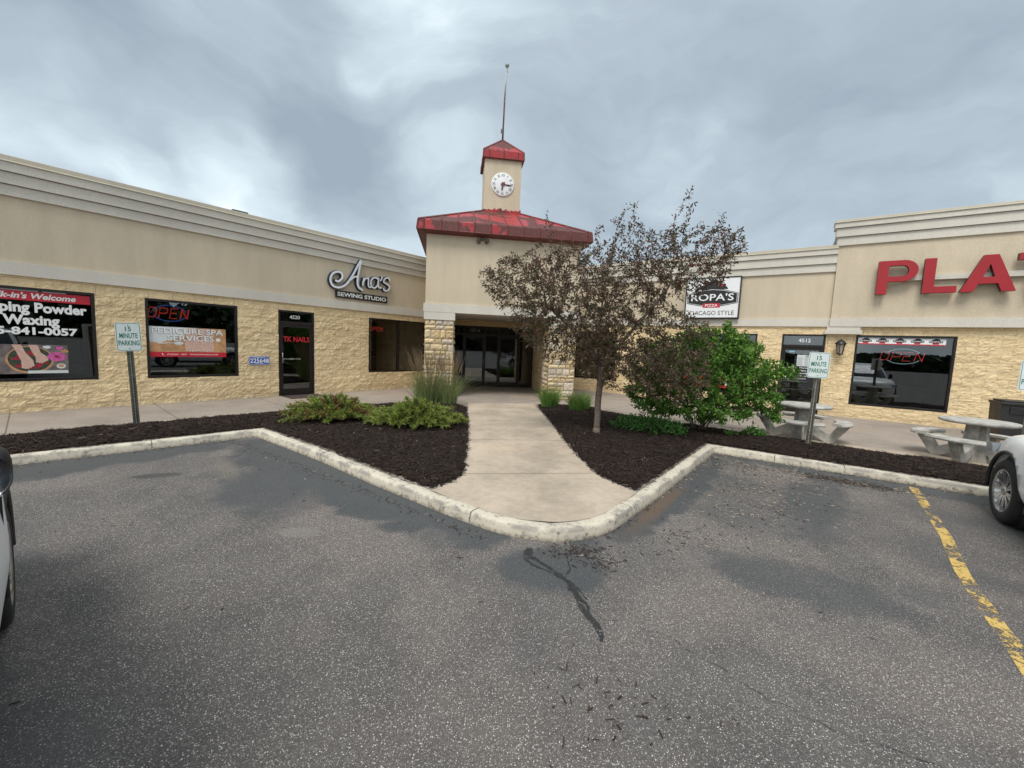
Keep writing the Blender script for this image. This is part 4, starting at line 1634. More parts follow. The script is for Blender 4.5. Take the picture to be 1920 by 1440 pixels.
# script sign with black name board
w_ = WT('L', 2.45, 3.0, 'shop_sign', 'silver script letters over a black board reading SEWING STUDIO', 'shop sign')
strokes = {'A': [[(1.541, 3.489), (1.643, 3.473), (1.759, 3.589), (1.746, 3.717), (1.622, 3.752), (1.469, 3.672), (1.401, 3.495), (1.461, 3.337), (1.643, 3.293), (1.872, 3.408), (2.085, 3.708), (2.258, 4.032), (2.359, 4.22)],
                 [(2.375, 4.21), (2.303, 3.897), (2.252, 3.564), (2.297, 3.387), (2.432, 3.31)], [(2.034, 3.564), (2.128, 3.667), (2.282, 3.723)]],
           'n': [[(2.475, 3.708), (2.44, 3.571), (2.427, 3.458)], [(2.431, 3.529), (2.521, 3.687), (2.621, 3.702), (2.623, 3.557), (2.638, 3.454), (2.726, 3.442)]],
           'a': [[(2.961, 3.746), (2.831, 3.768), (2.724, 3.668), (2.716, 3.507), (2.821, 3.438), (2.944, 3.539), (2.98, 3.723)], [(2.989, 3.78), (2.962, 3.585), (3.002, 3.471), (3.09, 3.483)]],
           's': [[(3.085, 3.85), (3.096, 3.775), (3.039, 3.69)], [(3.395, 3.743), (3.343, 3.835), (3.219, 3.794), (3.171, 3.679), (3.296, 3.624), (3.387, 3.559), (3.339, 3.439), (3.209, 3.404), (3.159, 3.475)]]}
for k, (nm, ss) in enumerate(strokes.items()):
    m_ = MB()
    for j, q in enumerate(ss):
        wd = .062 if nm == 'A' and j < 2 else .050
        stroke(m_, q, wd + .030, -.085 + j * .003, -.012, 1, 1)
        stroke(m_, q, wd, -.125 + j * .002, -.086 + j * .003, 0, 1)
    w_.part(m_, 'script_letter', [M['silver'], M['navy']])
m_ = MB()
m_.box(1.60, 3.36, -.05, -.002, 3.012, 3.222)

bo = w_.part(m_, 'name_board', M['black'])
m_ = MB()
put_text(m_, 'SEWING STUDIO', 1.65, 3.31, 3.055, 3.178, -.053, bold=.03)
w_.part(m_, 'board_lettering', M['whiteink'], bo)

# boxed sign over the low wing
w_ = WT('R', -4.15, 2.96, 'shop_sign', 'white square box sign with a black badge reading ROPA\'S and CHICAGO STYLE', 'shop sign')
x0, x1, z0, z1 = -4.97, -3.32, 2.955, 4.31
m_ = MB()
m_.frame(x0, x1, z0, z1, .035, -.17, -.005)
m_.box(x0 + .035, x1 - .035, -.10, -.005, z0 + .035, z1 - .035)
w_.part(m_, 'sign_box', M['black'])
m_ = MB()
m_.box(x0 + .035, x1 - .035, -.155, -.10, z0 + .035, z1 - .035)
fc = w_.part(m_, 'sign_face', M['white'])
cx_ = (x0 + x1) / 2
def badge(mb_, cx_, cz_, w, h, y, mat):
    pts_ = [(-.46, -.30), (-.20, -.44), (0, -.48), (.20, -.44), (.46, -.30), (.46, .22), (.20, .42), (0, .48), (-.20, .42), (-.46, .22)]
    mb_.prism([(cx_ + a * w, cz_ + b_ * h) for a, b_ in pts_], y, y + .002, mat)
def skyline(mb_, cx_, z, w, y, mat):
    for a, b_, h in ((-.26, -.14, .16), (-.16, -.03, .30), (-.05, .10, .38), (.09, .20, .33), (.19, .28, .20)):
        mb_.box(cx_ + a * w, cx_ + b_ * w, y, y + .002 + a * .001, z, z + h * w * .55, mat)
    mb_.prism([(cx_ - .32 * w, z - .01), (cx_ + .33 * w, z - .01), (cx_ + .30 * w, z + .05 * w), (cx_ - .28 * w, z + .06 * w)], y - .0005, y + .001, mat)
m_ = MB()
skyline(m_, cx_ - .02, 3.92, 1.45, -.1575, 0)
badge(m_, cx_, 3.64, 1.66, .62, -.158, 0)
badge(m_, cx_, 3.64, 1.61, .57, -.160, 1)
badge(m_, cx_, 3.64, 1.58, .54, -.162, 0)
put_text(m_, "ROPA'S", cx_ - .64, cx_ + .64, 3.54, 3.77, -.164, 1, bold=.012)
m_.box(cx_ - .26, cx_ + .26, -.164, -.158, 3.32, 3.455, 2)
put_text(m_, 'PIZZA', cx_ - .19, cx_ + .19, 3.345, 3.43, -.166, 1, bold=.012)
put_text(m_, 'CHICAGO STYLE', cx_ - .68, cx_ + .68, 3.07, 3.21, -.158, 0, bold=.0)
for a, b_ in ((.16, .20), (.235, .29)):
    m_.box(cx_ + a, cx_ + b_, -.1605, -.159, 4.0, 4.10, 1 if a < .2 else 2)
w_.part(m_, 'emblem', [M['black'], M['white'], M['red']], fc)

# big red channel letters
w_ = WT('R', 1.3, 3.57, 'letter_sign', 'big red channel letters P L A T on the tall right shopfront', 'shop sign', y=YF)
m_ = MB()
m_.box(.55, 6.2, YF - .10, YF - .002, 3.935, 4.065)
w_.part(m_, 'raceway', M['trim'])
h0, h1 = 3.575, 4.455
def arc(cx_, cz_, rx, rz, a0, a1, n_=14):
    return [(cx_ + rx * math.cos(rad(a0 + (a1 - a0) * k / n_)), cz_ + rz * math.sin(rad(a0 + (a1 - a0) * k / n_))) for k in range(n_ + 1)]
def letter_mesh(outer, holes=()):
    """flat letter with holes, filled by triangulation, extruded"""
    b = bmesh.new()
    es = []
    loops = []
    for lp in [outer, *holes]:
        vs_ = [b.verts.new((x, 0, z)) for x, z in lp]
        loops.append(vs_)
        es += [b.edges.new((vs_[i], vs_[(i + 1) % len(vs_)])) for i in range(len(vs_))]
    bmesh.ops.triangle_fill(b, use_beauty=True, edges=es)
    b.verts.index_update()
    v = [q.co[:] for q in b.verts]
    f = [[q.index for q in fc_.verts] for fc_ in b.faces]
    li = [[q.index for q in lp] for lp in loops]
    b.free()
    m_ = MB()
    yf, yb = YF - .235, YF - .10
    n_ = len(v)
    m_.add([(p[0], yf, p[2]) for p in v], f, 0)
    vv = [(p[0], yf + .0005, p[2]) for p in v] + [(p[0], yb, p[2]) for p in v]
    sd = []
    for lp in li:
        sd += [(lp[i], lp[(i + 1) % len(lp)], n_ + lp[(i + 1) % len(lp)], n_ + lp[i]) for i in range(len(lp))]
    m_.add(vv, sd, 1)
    return m_
Hh = h1 - h0
pz = h0 + Hh * .37
Pm = letter_mesh([(-.08, h0), (.13, h0), (.13, pz)] + arc(.42, (pz + h1) / 2, .29, (h1 - pz) / 2, -90, 90) + [(-.08, h1)],
                 [[(.13, pz + .135), (.13, h1 - .135)] + list(reversed(arc(.40, (pz + h1) / 2, .13, (h1 - pz) / 2 - .135, -90, 90)))])
Lm = letter_mesh([(.82, h0), (1.44, h0), (1.44, h0 + .16), (1.03, h0 + .16), (1.03, h1), (.82, h1)])
Am = letter_mesh([(1.50, h0), (1.73, h0), (1.80, h0 + .19), (2.13, h0 + .19), (2.20, h0), (2.43, h0), (2.085, h1), (1.845, h1)], [[(1.865, h0 + .35), (1.965, h0 + .66), (2.065, h0 + .35)]])
Tm = letter_mesh([(2.66, h0), (2.87, h0), (2.87, h1 - .16), (3.12, h1 - .16), (3.12, h1), (2.41, h1), (2.41, h1 - .16), (2.66, h1 - .16)])
for q in (Pm, Lm, Am, Tm):
    w_.part(q, 'letter', [M['redletter'], M['redreturn']])

# wall lantern
w_ = WT('R', -.68, 1.9, 'wall_lamp', 'black carriage lantern on the wall between the door and the right window', 'wall lamp')
m_ = MB()
lx, ly = -.68, -.20
m_.box(lx - .045, lx + .045, -.06, -.02, 2.10, 2.32, bev=.008)
m_.tube([(lx, -.05, 2.24), (lx, -.10, 2.33), (lx, -.16, 2.36), (lx, ly, 2.33)], .012, 8)
m_.lathe([(0, 2.335), (.035, 2.33), (.075, 2.30), (.11, 2.262), (.135, 2.225), (.14, 2.205), (.0, 2.205)], 16, 0, Matrix.Translation((lx, ly, 0)))
m_.lathe([(0, 1.915), (.068, 1.915), (.075, 1.93), (.068, 1.945), (0, 1.945)], 16, 0, Matrix.Translation((lx, ly, 0)))
m_.lathe([(0, 1.88), (.018, 1.89), (.022, 1.905), (.012, 1.916)], 10, 0, Matrix.Translation((lx, ly, 0)))
for k in range(6):
    a = k * PI / 3 + .3
    m_.tube([(lx + .066 * math.cos(a), ly + .066 * math.sin(a), 1.94), (lx + .112 * math.cos(a), ly + .112 * math.sin(a), 2.21)], .008, 5)
w_.part(m_, 'lamp_body', M['black'])
m_ = MB()
m_.lathe([(.058, 1.946), (.100, 2.204)], 6, 0, Matrix.Translation((lx, ly, 0)) @ Matrix.Rotation(.3, 4, 'Z'), smooth=False)
w_.part(m_, 'lamp_glass', M['lampglass'])

# blue number plate
w_ = WT('L', -.47, .99, 'number_plate', 'small blue number plate on the wall between the window and the left door', 'number plate')
m_ = MB()
m_.box(-.71, -.225, -.052, -.035, .985, 1.205, bev=.006)
pl_ = w_.part(m_, 'plate', M['blue'])
m_ = MB()
put_text(m_, '225648', -.685, -.25, 1.035, 1.155, -.0545, bold=.018)
m_.frame(-.70, -.235, .995, 1.195, .006, -.0535, -.0515)
m_.box(-.61, -.33, -.0545, -.0525, 1.168, 1.176)
m_.box(-.58, -.36, -.0545, -.0525, 1.010, 1.018)
w_.part(m_, 'digits', M['whiteink'], pl_)

# window graphics: leftmost window
w_ = WT('L', -4.8, .8, 'window_poster', 'leftmost window lettering in red and white above a picture of feet in a bowl', 'window poster')
m_ = MB()
m_.box(-6.05, -3.52, .034, .0375, 2.235, 2.41)
rb = w_.part(m_, 'red_strip', M['red'])
m_ = MB()
put_text(m_, "Walk-in's Welcome", -4.90, -3.72, 2.268, 2.385, .0325, bold=.03, shear=.25)
w_.part(m_, 'strip_lettering', M['whiteink'], rb)
m_ = MB()
put_text(m_, 'Dipping Powder', -5.00, -3.575, 1.955, 2.205, .0345, bold=.04)
put_text(m_, 'Waxing', -4.66, -3.955, 1.72, 1.965, .0345, bold=.04)
put_text(m_, '715-841-0057', -4.96, -3.72, 1.585, 1.735, .0345, bold=.04)
w_.part(m_, 'window_lettering', M['whiteink'])
m_ = MB()
m_.box(-5.95, -3.87, .036, .0385, .84, 1.40, 0)
def disc(mb_, cx_, cz_, rx, rz, y, mat, n_=28, wob_=0.0, seed=1, a0=0.0, a1=2 * PI):
    r_ = np.random.default_rng(seed)
    pts_ = []
    for k in range(n_):
        a = a0 + (a1 - a0) * k / (n_ if a1 - a0 > 6 else n_ - 1)
        q = 1 + r_.uniform(-wob_, wob_)
        pts_.append((cx_ + rx * q * math.cos(a), y, cz_ + rz * q * math.sin(a)))
    mb_.add(pts_, [tuple(range(n_))], mat)
# picture pieces: 0 grey 1 wood 2 dark green 3 red 4 skin 5 pink 6 white
disc(m_, -4.36, 1.11, .30, .262, .0350, 1, 40)
disc(m_, -4.36, 1.12, .272, .238, .0345, 2, 40)
r_ = np.random.default_rng(8)
for k in range(26):
    a, q = r_.uniform(0, 2 * PI), r_.uniform(.5, .95)
    disc(m_, -4.36 + .25 * q * math.cos(a), 1.11 + .21 * q * math.sin(a) - .02, .035, .024, .0342 - k * .00003, 3, 8, .3, k)
for fx, zt_, sl_ in ((-4.40, .0, -.12), (-4.22, .11, -.10)):
    m_.prism([(fx + sl_ - .055, 1.395), (fx + sl_ * .6 - .05, 1.25), (fx - .075, 1.10 + zt_ * .6), (fx - .07, .985 + zt_), (fx + .02, .955 + zt_), (fx + .085, 1.0 + zt_), (fx + .075, 1.10 + zt_ * .6), (fx + sl_ * .6 + .055, 1.25), (fx + sl_ + .06, 1.395)], .0325 - zt_ * .003, .0330 - zt_ * .003, 4)
    for k in range(5):
        disc(m_, fx - .058 + k * .032, .972 + zt_ - .012 * (2 - abs(k - 1.6)) + .012 * max(0, k - 2), .017, .024, .0320 - zt_ * .003 - k * .00004, 4, 10)
for k in range(11):
    a = 2 * PI * k / 11
    disc(m_, -4.02 + .075 * math.cos(a), 1.17 + .06 * math.sin(a), .055, .032, .0335 - k * .00004, 5, 10, .1, k)
disc(m_, -4.02, 1.175, .035, .028, .0318, 3, 10)
disc(m_, -3.97, .985, .062, .05, .0335, 6)
disc(m_, -3.97, .992, .04, .03, .0330, 1)
for k, (a, b_) in enumerate(((-4.14, 1.36), (-3.98, 1.34), (-5.0, 1.33), (-5.1, 1.26), (-3.92, 1.28))):
    disc(m_, a, b_, .05, .035, .0340 - k * .0001, (6, 5, 2, 2, 1)[k], 9, .25, k)
m_.box(-4.4, -3.88, .0343, .0355, .845, .90, 6)
w_.part(m_, 'picture', [M['greyprint'], M['wood'], M['greenprint'], M['redprint'], M['skin'], M['pinkprint'], M['paper']])

# pedicure banner
w_ = WT('L', -1.91, 1.17, 'window_banner', 'printed banner reading PEDICURE SPA SERVICES inside the window left of the blue number plate', 'banner')
m_ = MB()
m_.box(-2.64, -1.19, .032, .0375, 1.18, 1.87, 0)
m_.box(-2.64, -1.19, .0312, .0320, 1.18, 1.295, 1)
m_.prism([(-2.64, 1.87), (-2.64, 1.52), (-2.45, 1.50), (-2.18, 1.62), (-2.0, 1.70), (-1.75, 1.87)], .0308, .0320, 2)
for fx in (-1.86, -1.58):
    m_.prism([(fx - .13, 1.34), (fx + .13, 1.34), (fx + .15, 1.46), (fx + .10, 1.66), (fx + .05, 1.86), (fx - .08, 1.86), (fx - .11, 1.62), (fx - .15, 1.46)], .0302, .0308, 3)
    for k in range(5):
        disc(m_, fx - .112 + k * .056, 1.355 - .006 * (2 - abs(k - 2)), .029, .042, .0298 - k * .00004, 3, 12)
        disc(m_, fx - .112 + k * .056, 1.335 - .006 * (2 - abs(k - 2)), .013, .012, .0292 - k * .00003, 2, 8)
m_.tube([(-2.50, .0300, 1.485), (-2.2, .0300, 1.50)], .009, 5, 2)
disc(m_, -2.12, 1.50, .09, .04, .0298, 2, 18)
bn_ = w_.part(m_, 'banner_sheet', [M['wood'], M['red'], M['paper'], M['skin']])
m_ = MB()
for dy, dz, mt in ((.0, 0, 0), (.0006, -.008, 1)):
    put_text(m_, 'PEDICURE SPA', -2.59 + dz, -1.25 + dz, 1.715 + dz, 1.845 + dz, .0278 + dy, mt, bold=.012 + .018 * mt)
    put_text(m_, 'SERVICES', -2.32 + dz, -1.44 + dz, 1.555 + dz, 1.685 + dz, .0278 + dy, mt, bold=.012 + .018 * mt)
w_.part(m_, 'banner_title', [M['whiteink'], M['grayink']], bn_)
m_ = MB()
put_text(m_, '(715) 841 - 0057   TKNAILSWAUSAU.COM', -2.33, -1.36, 1.215, 1.255, .0295, 0, bold=.01)
m_.tube([(-2.42, .0295, 1.262), (-2.415, .0295, 1.225), (-2.385, .0295, 1.21)], .008, 5, 0)
for k in range(5):
    a = 2 * PI * k / 5
    disc(m_, -1.35 + .03 * math.cos(a), 1.60 + .03 * math.sin(a), .024, .02, .0285 - k * .00005, 0, 9)
w_.part(m_, 'contact_line', M['whiteink'], bn_)
# card in that window
w_ = WT('L', -1.92, .76, 'window_card', 'pale card standing at the foot of the pedicure banner window', 'card', y=.06)
m_ = MB()
m_.prism([(-2.035, .755), (-1.80, .755), (-1.80, .985), (-1.86, .992), (-1.89, 1.01), (-1.94, 1.01), (-1.97, .99), (-2.035, .985)], .056, .060)
cd = w_.part(m_, 'card', M['paper'])
m_ = MB()
for k in range(4):
    m_.frame(-1.945, -1.89, .775 + k * .035, .803 + k * .035, .007, .0545, .0555)
w_.part(m_, 'printing', M['grayink'], cd)
# planter in the leftmost window
w_ = WT('L', -3.72, .76, 'planter', 'pale green pot with dark soil at the corner of the leftmost window', 'planter', y=.35)
m_ = MB()
m_.lathe([(.0, .76), (.13, .76), (.145, .80), (.15, .98), (.16, 1.0), (.145, 1.0), (.14, .975), (.0, .975)], 20, 0, Matrix.Translation((-3.72, .35, 0)))
w_.part(m_, 'pot', simple('pale_green_glaze', (.32, .42, .36), .3))
m_ = MB()
m_.lathe([(.0, .985), (.09, .984), (.139, .976)], 14, 0, Matrix.Translation((-3.72, .35, 0)))
for k in range(9):
    a = k * 2.4
    m_.tube([(-3.72, .35, .97), (-3.72 + .05 * math.cos(a), .35 + .05 * math.sin(a), 1.06), (-3.72 + .14 * math.cos(a), .35 + .14 * math.sin(a), 1.10 + .01 * k)], [.006, .008, .002], 4, 0)
w_.part(m_, 'plant', simple('house_plant', (.05, .08, .03), .5))
sh_ = MB()
sh_.box(-3.95, -3.50, .18, .55, .70, .758)
o = w_.part(sh_, 'stand', M['roomlight'])


def neon(wall, s0, s1, z0, z1, label, red, blue, style):
    w_ = WT(wall, (s0 + s1) / 2, z0, 'open_sign', label, 'open sign', y=.07)
    h = z1 - z0
    L_ = s1 - s0
    y = .068
    a = MB()
    if style == 'led':
        zz0, zz1 = z0 + h * .18, z1 - h * .16
    else:
        zz0, zz1 = z0 + h * .20, z1 - h * .20
    lw = {'led': .026, 'neon': .013, 'small': .019}[style]
    w4 = L_ * (.235)
    for k in range(4):
        x = s0 + k * (L_ - w4) / 3.0
        lo, hi = zz0, zz1
        sk = lambda px, pz: (x + px * w4 * .86 + (pz) * w4 * .22 - .02, y, lo + pz * (hi - lo))
        paths = {0: [[(.12, .05), (0, .3), (.0, .7), (.15, .95), (.75, .95), (.88, .7), (.88, .3), (.72, .05), (.12, .05)]],
                 1: [[(0, 0), (0, .95), (.75, .95), (.9, .8), (.9, .6), (.72, .45), (0, .45)]],
                 2: [[(.85, 0), (0, 0), (0, .95), (.85, .95)], [(0, .5), (.7, .5)]],
                 3: [[(0, 0), (0, .95)], [(0, .95), (.82, .0)], [(.82, 0), (.82, .95)]]}[k]
        for q in paths:
            a.tube([sk(*p) for p in q], lw / 2 * 1.2, 6, 0)
    w_.part(a, 'neon_letters', red)
    if blue is not None:
        a = MB()
        cx_, cz_ = (s0 + s1) / 2, (z0 + z1) / 2
        for s_ in (1, -1):
            pts_ = [(cx_ + L_ * .40 * math.cos(rad(t)), y + .012, cz_ + s_ * h * .5 * math.sin(rad(t)) * 1.0) for t in range(28 if style != 'led' else 15, 153 if style != 'led' else 166, 6)]
            a.tube(pts_, .009 if style != 'led' else .014, 6)
        w_.part(a, 'neon_border', blue)
    a = MB()
    for t in (.3, .7):
        a.tube([(s0 + L_ * t, y + .03, z0 + h * .3), (s0 + L_ * t, y + .03, z1 + .12)], .003, 4)
    a.box(s0 + L_ * .1, s0 + L_ * .9, y + .02, y + .03, z0 + h * .47, z0 + h * .53)
    w_.part(a, 'bracket', M['plastic'])


neon('L', -2.63, -1.87, 2.00, 2.36, 'red OPEN sign in a dark blue oval above the pedicure banner', M['neon_soft'], M['neon_blue'], 'led')
neon('L', 2.80, 3.30, 2.03, 2.25, 'small red OPEN sign in the window beside the stone pillar', M['neon_soft'], None, 'small')
neon('R', .24, 1.16, 1.72, 2.13, 'thin red neon OPEN sign in a pale blue oval under the badge strip', M['neon_red'], M['neon_white'], 'neon')

# badge strip in the right window
w_ = WT('R', .59, 2.25, 'window_banner', 'white strip of five black badges across the top of the right window', 'banner')
m_ = MB()
m_.box(-.29, 1.475, .033, .0375, 2.262, 2.405, 0)
m_.box(-.29, 1.475, .033, .0375, 2.235, 2.2615, 1)
sheet = w_.part(m_, 'banner_sheet', [M['white'], M['red']])
m_ = MB()
for k in range(5):
    bx_ = -.12 + k * .352
    badge(m_, bx_, 2.335, .285, .085, .0312, 0)
    skyline(m_, bx_, 2.365, .26, .0308, 0)
    m_.box(bx_ - .06, bx_ + .06, .0306, .0312, 2.268, 2.296, 1)
    put_text(m_, "ROPA'S", bx_ - .115, bx_ + .115, 2.318, 2.352, .0300, 2, bold=.012)
w_.part(m_, 'badges', [M['black'], M['red'], M['whiteink']], sheet)
# menu and stickers on the right door
w_ = WT('R', -1.46, 1.5, 'menu_sheet', 'pale menu sheet taped inside the door numbered 4512', 'menu')
m_ = MB()
m_.box(-1.66, -1.32, .0275, .0295, 1.52, 1.86)
sh = w_.part(m_, 'sheet', M['paper'])
m_ = MB()
for k in range(9):
    m_.box(-1.64, -1.50 - .02 * (k % 3), .0262, .0274, 1.55 + k * .03, 1.56 + k * .03)
    m_.box(-1.47, -1.36 - .02 * (k % 2), .0262, .0274, 1.55 + k * .03, 1.56 + k * .03)
m_.box(-1.45, -1.36, .0262, .0274, 1.815, 1.845)
w_.part(m_, 'printing', M['grayink'], sh)
w_ = WT('R', -1.92, 1.1, 'door_sticker', 'white square sticker low on the hinge side of the door numbered 4512', 'sticker')
m_ = MB()
m_.box(-1.945, -1.885, .0275, .029, 1.12, 1.20)
w_.part(m_, 'sticker', M['white'])
w_ = WT('R', -1.80, 1.95, 'door_sticker', 'pale blue sticker at the top of the door numbered 4512', 'sticker')
m_ = MB()
m_.box(-1.87, -1.74, .0275, .029, 1.935, 1.99)
w_.part(m_, 'sticker', simple('pale_blue_sticker', (.25, .50, .68), .5))
# red banner behind the bush
w_ = WT('R', -3.85, .66, 'window_banner', 'red banner with white lettering low in the window behind the green bush', 'banner')
m_ = MB()
m_.box(-4.85, -2.85, .032, .0375, .66, 1.02)
sh = w_.part(m_, 'banner_sheet', M['red'])
m_ = MB()
put_text(m_, 'CHICAGO STYLE', -4.7, -3.0, .74, .92, .0305, bold=.02)
w_.part(m_, 'banner_lettering', M['whiteink'], sh)
# papers in the sewing studio window
w_ = WT('L', 4.75, 1.45, 'window_card', 'small white notice in the window next to the stone pillar', 'card', y=.05)
m_ = MB()
m_.box(4.66, 4.84, .052, .056, 1.45, 1.73)
w_.part(m_, 'card', M['paper'])
w_ = WT('L', 2.93, 1.1, 'window_card', 'small red notice in the corner of the sewing studio window', 'card', y=.05)
m_ = MB()
m_.box(2.79, 3.02, .052, .056, 1.14, 1.32, 0)
m_.box(2.80, 3.01, .0505, .0518, 1.20, 1.23, 1)
w_.part(m_, 'card', [M['red'], M['whiteink']])
w_ = WT('L', 3.62, .715, 'bag', 'small blue bag standing inside the sewing studio window by its mullion', 'bag', y=.30)
m_ = MB()
m_.prism([(3.47, .80), (3.75, .80), (3.72, .98), (3.66, 1.04), (3.55, 1.04), (3.49, .97)], .22, .36)
m_.tube([(3.55, .29, 1.03), (3.56, .29, 1.11), (3.61, .29, 1.14), (3.66, .29, 1.11), (3.66, .29, 1.03)], .010, 6)
w_.part(m_, 'bag_body', simple('blue_fabric', (.10, .17, .36), .7, var=.5, vs=25))
m_ = MB()
m_.box(2.75, 4.3, .17, .75, .74, .80)
w_.part(m_, 'stand', M['room'])
# door mat
mt_ = MB()
mt_.box(-.48, .48, -.72, -.02, .112, .122, bev=.004)
o = mt_.build('door_mat', simple('brown_door_mat', (.055, .035, .03), .95, var=.3, vs=40, bs=.6))
o.location = Lp(.52, .06, 0)
o.rotation_euler = (0, 0, rad(50.3))
tag(o, 'thin brown mat on the pavement in front of the left door', 'door mat')

# ================================================================== parking signs
def parking_sign(name_loc, top_z, face_rz, lean, lean_f, label, first=None):
    t = thing('parking_sign', label, 'parking sign', name_loc, face_rz, 'fifteen minute parking signs')
    t.rotation_euler = (lean_f, lean, face_rz)
    H_ = top_z - name_loc[2]
    if first is not None:
        for ch in [x for x in C.objects if x.parent == first]:
            copy_tree(ch, t)
        return t
    m_ = MB()
    # galvanised U-channel, its open side to the front, with punched holes
    for (x0_, x1_, y0_, y1_) in ((-.022, .022, .026, .030), (-.026, -.022, .0, .030), (.022, .026, .0, .030), (-.042, -.026, .0, .004), (.026, .042, .0, .004)):
        m_.box(x0_, x1_, y0_, y1_, -.25, H_ - .06)
    m_.build('post', M['steel'], t)
    m_ = MB()
    z = .03
    while z < H_ - .1:
        m_.box(-.0045, .0045, .0245, .0262, z, z + .011)
        z += .0254
    m_.build('post_holes', M['signwhite'], t)
    m_ = MB()
    def rr(w, h, r):
        out = []
        for cx_, cz_, a in ((w - r, h - r, 0), (-w + r, h - r, 90), (-w + r, -h + r, 180), (w - r, -h + r, 270)):
            out += [(cx_ + r * math.cos(rad(a + q)), cz_ + r * math.sin(rad(a + q))) for q in range(0, 91, 15)]
        return out
    zc = H_ - .2286
    sh_ = lambda pts_: [(x, z + zc) for x, z in pts_]
    m_.prism(sh_(rr(.1524, .2286, .035)), -.008, -.004)
    pn = m_.build('panel', M['signwhite'], t)
    m_ = MB()
    a, b_ = sh_(rr(.142, .218, .030)), sh_(rr(.136, .212, .026))
    n_ = len(a)
    m_.add([(x, -.0092, z) for x, z in a] + [(x, -.0092, z) for x, z in b_], [(k, (k + 1) % n_, n_ + (k + 1) % n_, n_ + k) for k in range(n_)])
    put_text(m_, '15', -.036, .036, zc + .090, zc + .165, -.0094, bold=.018)
    put_text(m_, 'MINUTE', -.108, .108, zc - .020, zc + .060, -.0094, bold=.018)
    put_text(m_, 'PARKING', -.124, .124, zc - .137, zc - .057, -.0094, bold=.018)
    m_.build('legend', M['green'], pn)
    for z in (zc + .185, zc - .185):
        m_ = MB()
        m_.lathe([(0, .0), (.006, .001), (.008, .004)], 8, 0, Matrix.Translation((0, -.0125, z)) @ Matrix.Rotation(rad(-90), 4, 'X'))
        m_.build('bolt', M['steel'], pn)
    return t


ps = parking_sign((-6.17, 6.50, .17), 1.875, rad(50.3), 0, 0, 'green and white fifteen minute parking sign at the left, in front of the yellow wall')
ps.rotation_euler = (0, rad(-2.0), rad(50.3))
p2 = parking_sign((5.40, 7.13, .17), 1.85, rad(-34), 0, 0, 'green and white fifteen minute parking sign beside the round picnic table under the bush', ps)
p2.rotation_euler = (0, rad(1.0), rad(-34))
p3 = parking_sign((7.56, 5.80, .17), 1.80, rad(-34), 0, 0, 'green and white parking sign cut off by the right edge of the photo', ps)

# ================================================================== picnic tables
def picnic_table(loc, rz, label):
    t = thing('picnic_table', label, 'picnic table', loc, rz, 'round concrete picnic tables')
    m_ = MB()
    m_.lathe([(0, .655), (.44, .655), (.47, .665), (.48, .685), (.475, .708), (.455, .716), (0, .718)], 40)
    m_.build('table_top', M['concrete_t'], t)
    m_ = MB()
    for k in range(4):
        a = k * PI / 2
        q = Matrix.Rotation(a, 4, 'Z')
        m_.prism([(.0, .0), (.17, .0), (.12, .655), (.0, .655)], -.06, .06, 0, q)
    m_.build('pedestal', M['concrete_t'], t)
    for k in range(4):
        a = k * PI / 2
        q = Matrix.Rotation(a, 4, 'Z')
        m_ = MB()
        # V-shaped concrete bracket: down from the pedestal to the foot, up to the seat
        m_.prism([(.12, .17), (.40, .0), (.53, .0), (.78, .375), (.60, .375), (.46, .15), (.16, .32)], -.055, .055, 0, q)
        m_.build('bracket', M['concrete_t'], t)
        m_ = MB()
        ri, ro, n_ = .545, .81, 14
        v = []
        for j in range(n_ + 1):
            b_ = rad(-33 + 66 * j / n_)
            e = math.sin(PI * j / n_) ** .35
            mid_ = (ri + ro) / 2
            hw = (ro - ri) / 2 * (.55 + .45 * e)
            for r_, z in ((mid_ - hw, .375), (mid_ + hw, .375), (mid_ + hw + .008, .40), (mid_ + hw - .01, .432), (mid_ - hw + .01, .432), (mid_ - hw - .008, .40)):
                v.append((r_ * math.cos(b_), r_ * math.sin(b_), z))
        f_ = []
        for j in range(n_):
            for c_ in range(6):
                f_.append((j * 6 + c_, j * 6 + (c_ + 1) % 6, (j + 1) * 6 + (c_ + 1) % 6, (j + 1) * 6 + c_))
        f_ += [tuple(range(6))[::-1], tuple(n_ * 6 + c_ for c_ in range(6))]
        m_.add(v, f_, 0, q)
        m_.build('seat', M['concrete_t'], t)
    return t


t1 = picnic_table((6.0, 8.15, .112), rad(-40), 'round grey concrete picnic table behind the parking sign and beside the green bush')
t2 = copy_tree(t1)
t2['label'] = 'round grey concrete picnic table next to the white car and black bin'
t2.location = (8.02, 6.80, .112)
t2.rotation_euler = (0, 0, rad(-68))

# ================================================================== litter bin
tb = thing('litter_bin', 'black square litter bin against the wall behind the right picnic table', 'litter bin', Rp(2.47, 1.15, .112), rad(-34))
m_ = MB()
m_.prism([(-.30, 0), (.30, 0), (.33, .80), (-.33, .80)], -.32, .32)
m_.build('bin_body', M['plastic'], tb)
m_ = MB()
m_.box(-.35, .35, -.35, .35, .80, .86, bev=.015)
m_.box(-.30, .30, -.30, .30, .86, .90, bev=.015)
lid_ = m_.build('lid', M['plastic'], tb)
m_ = MB()
m_.box(-.20, .20, -.342, -.325, .60, .76, bev=.004)
m_.build('flap', M['black'], tb)

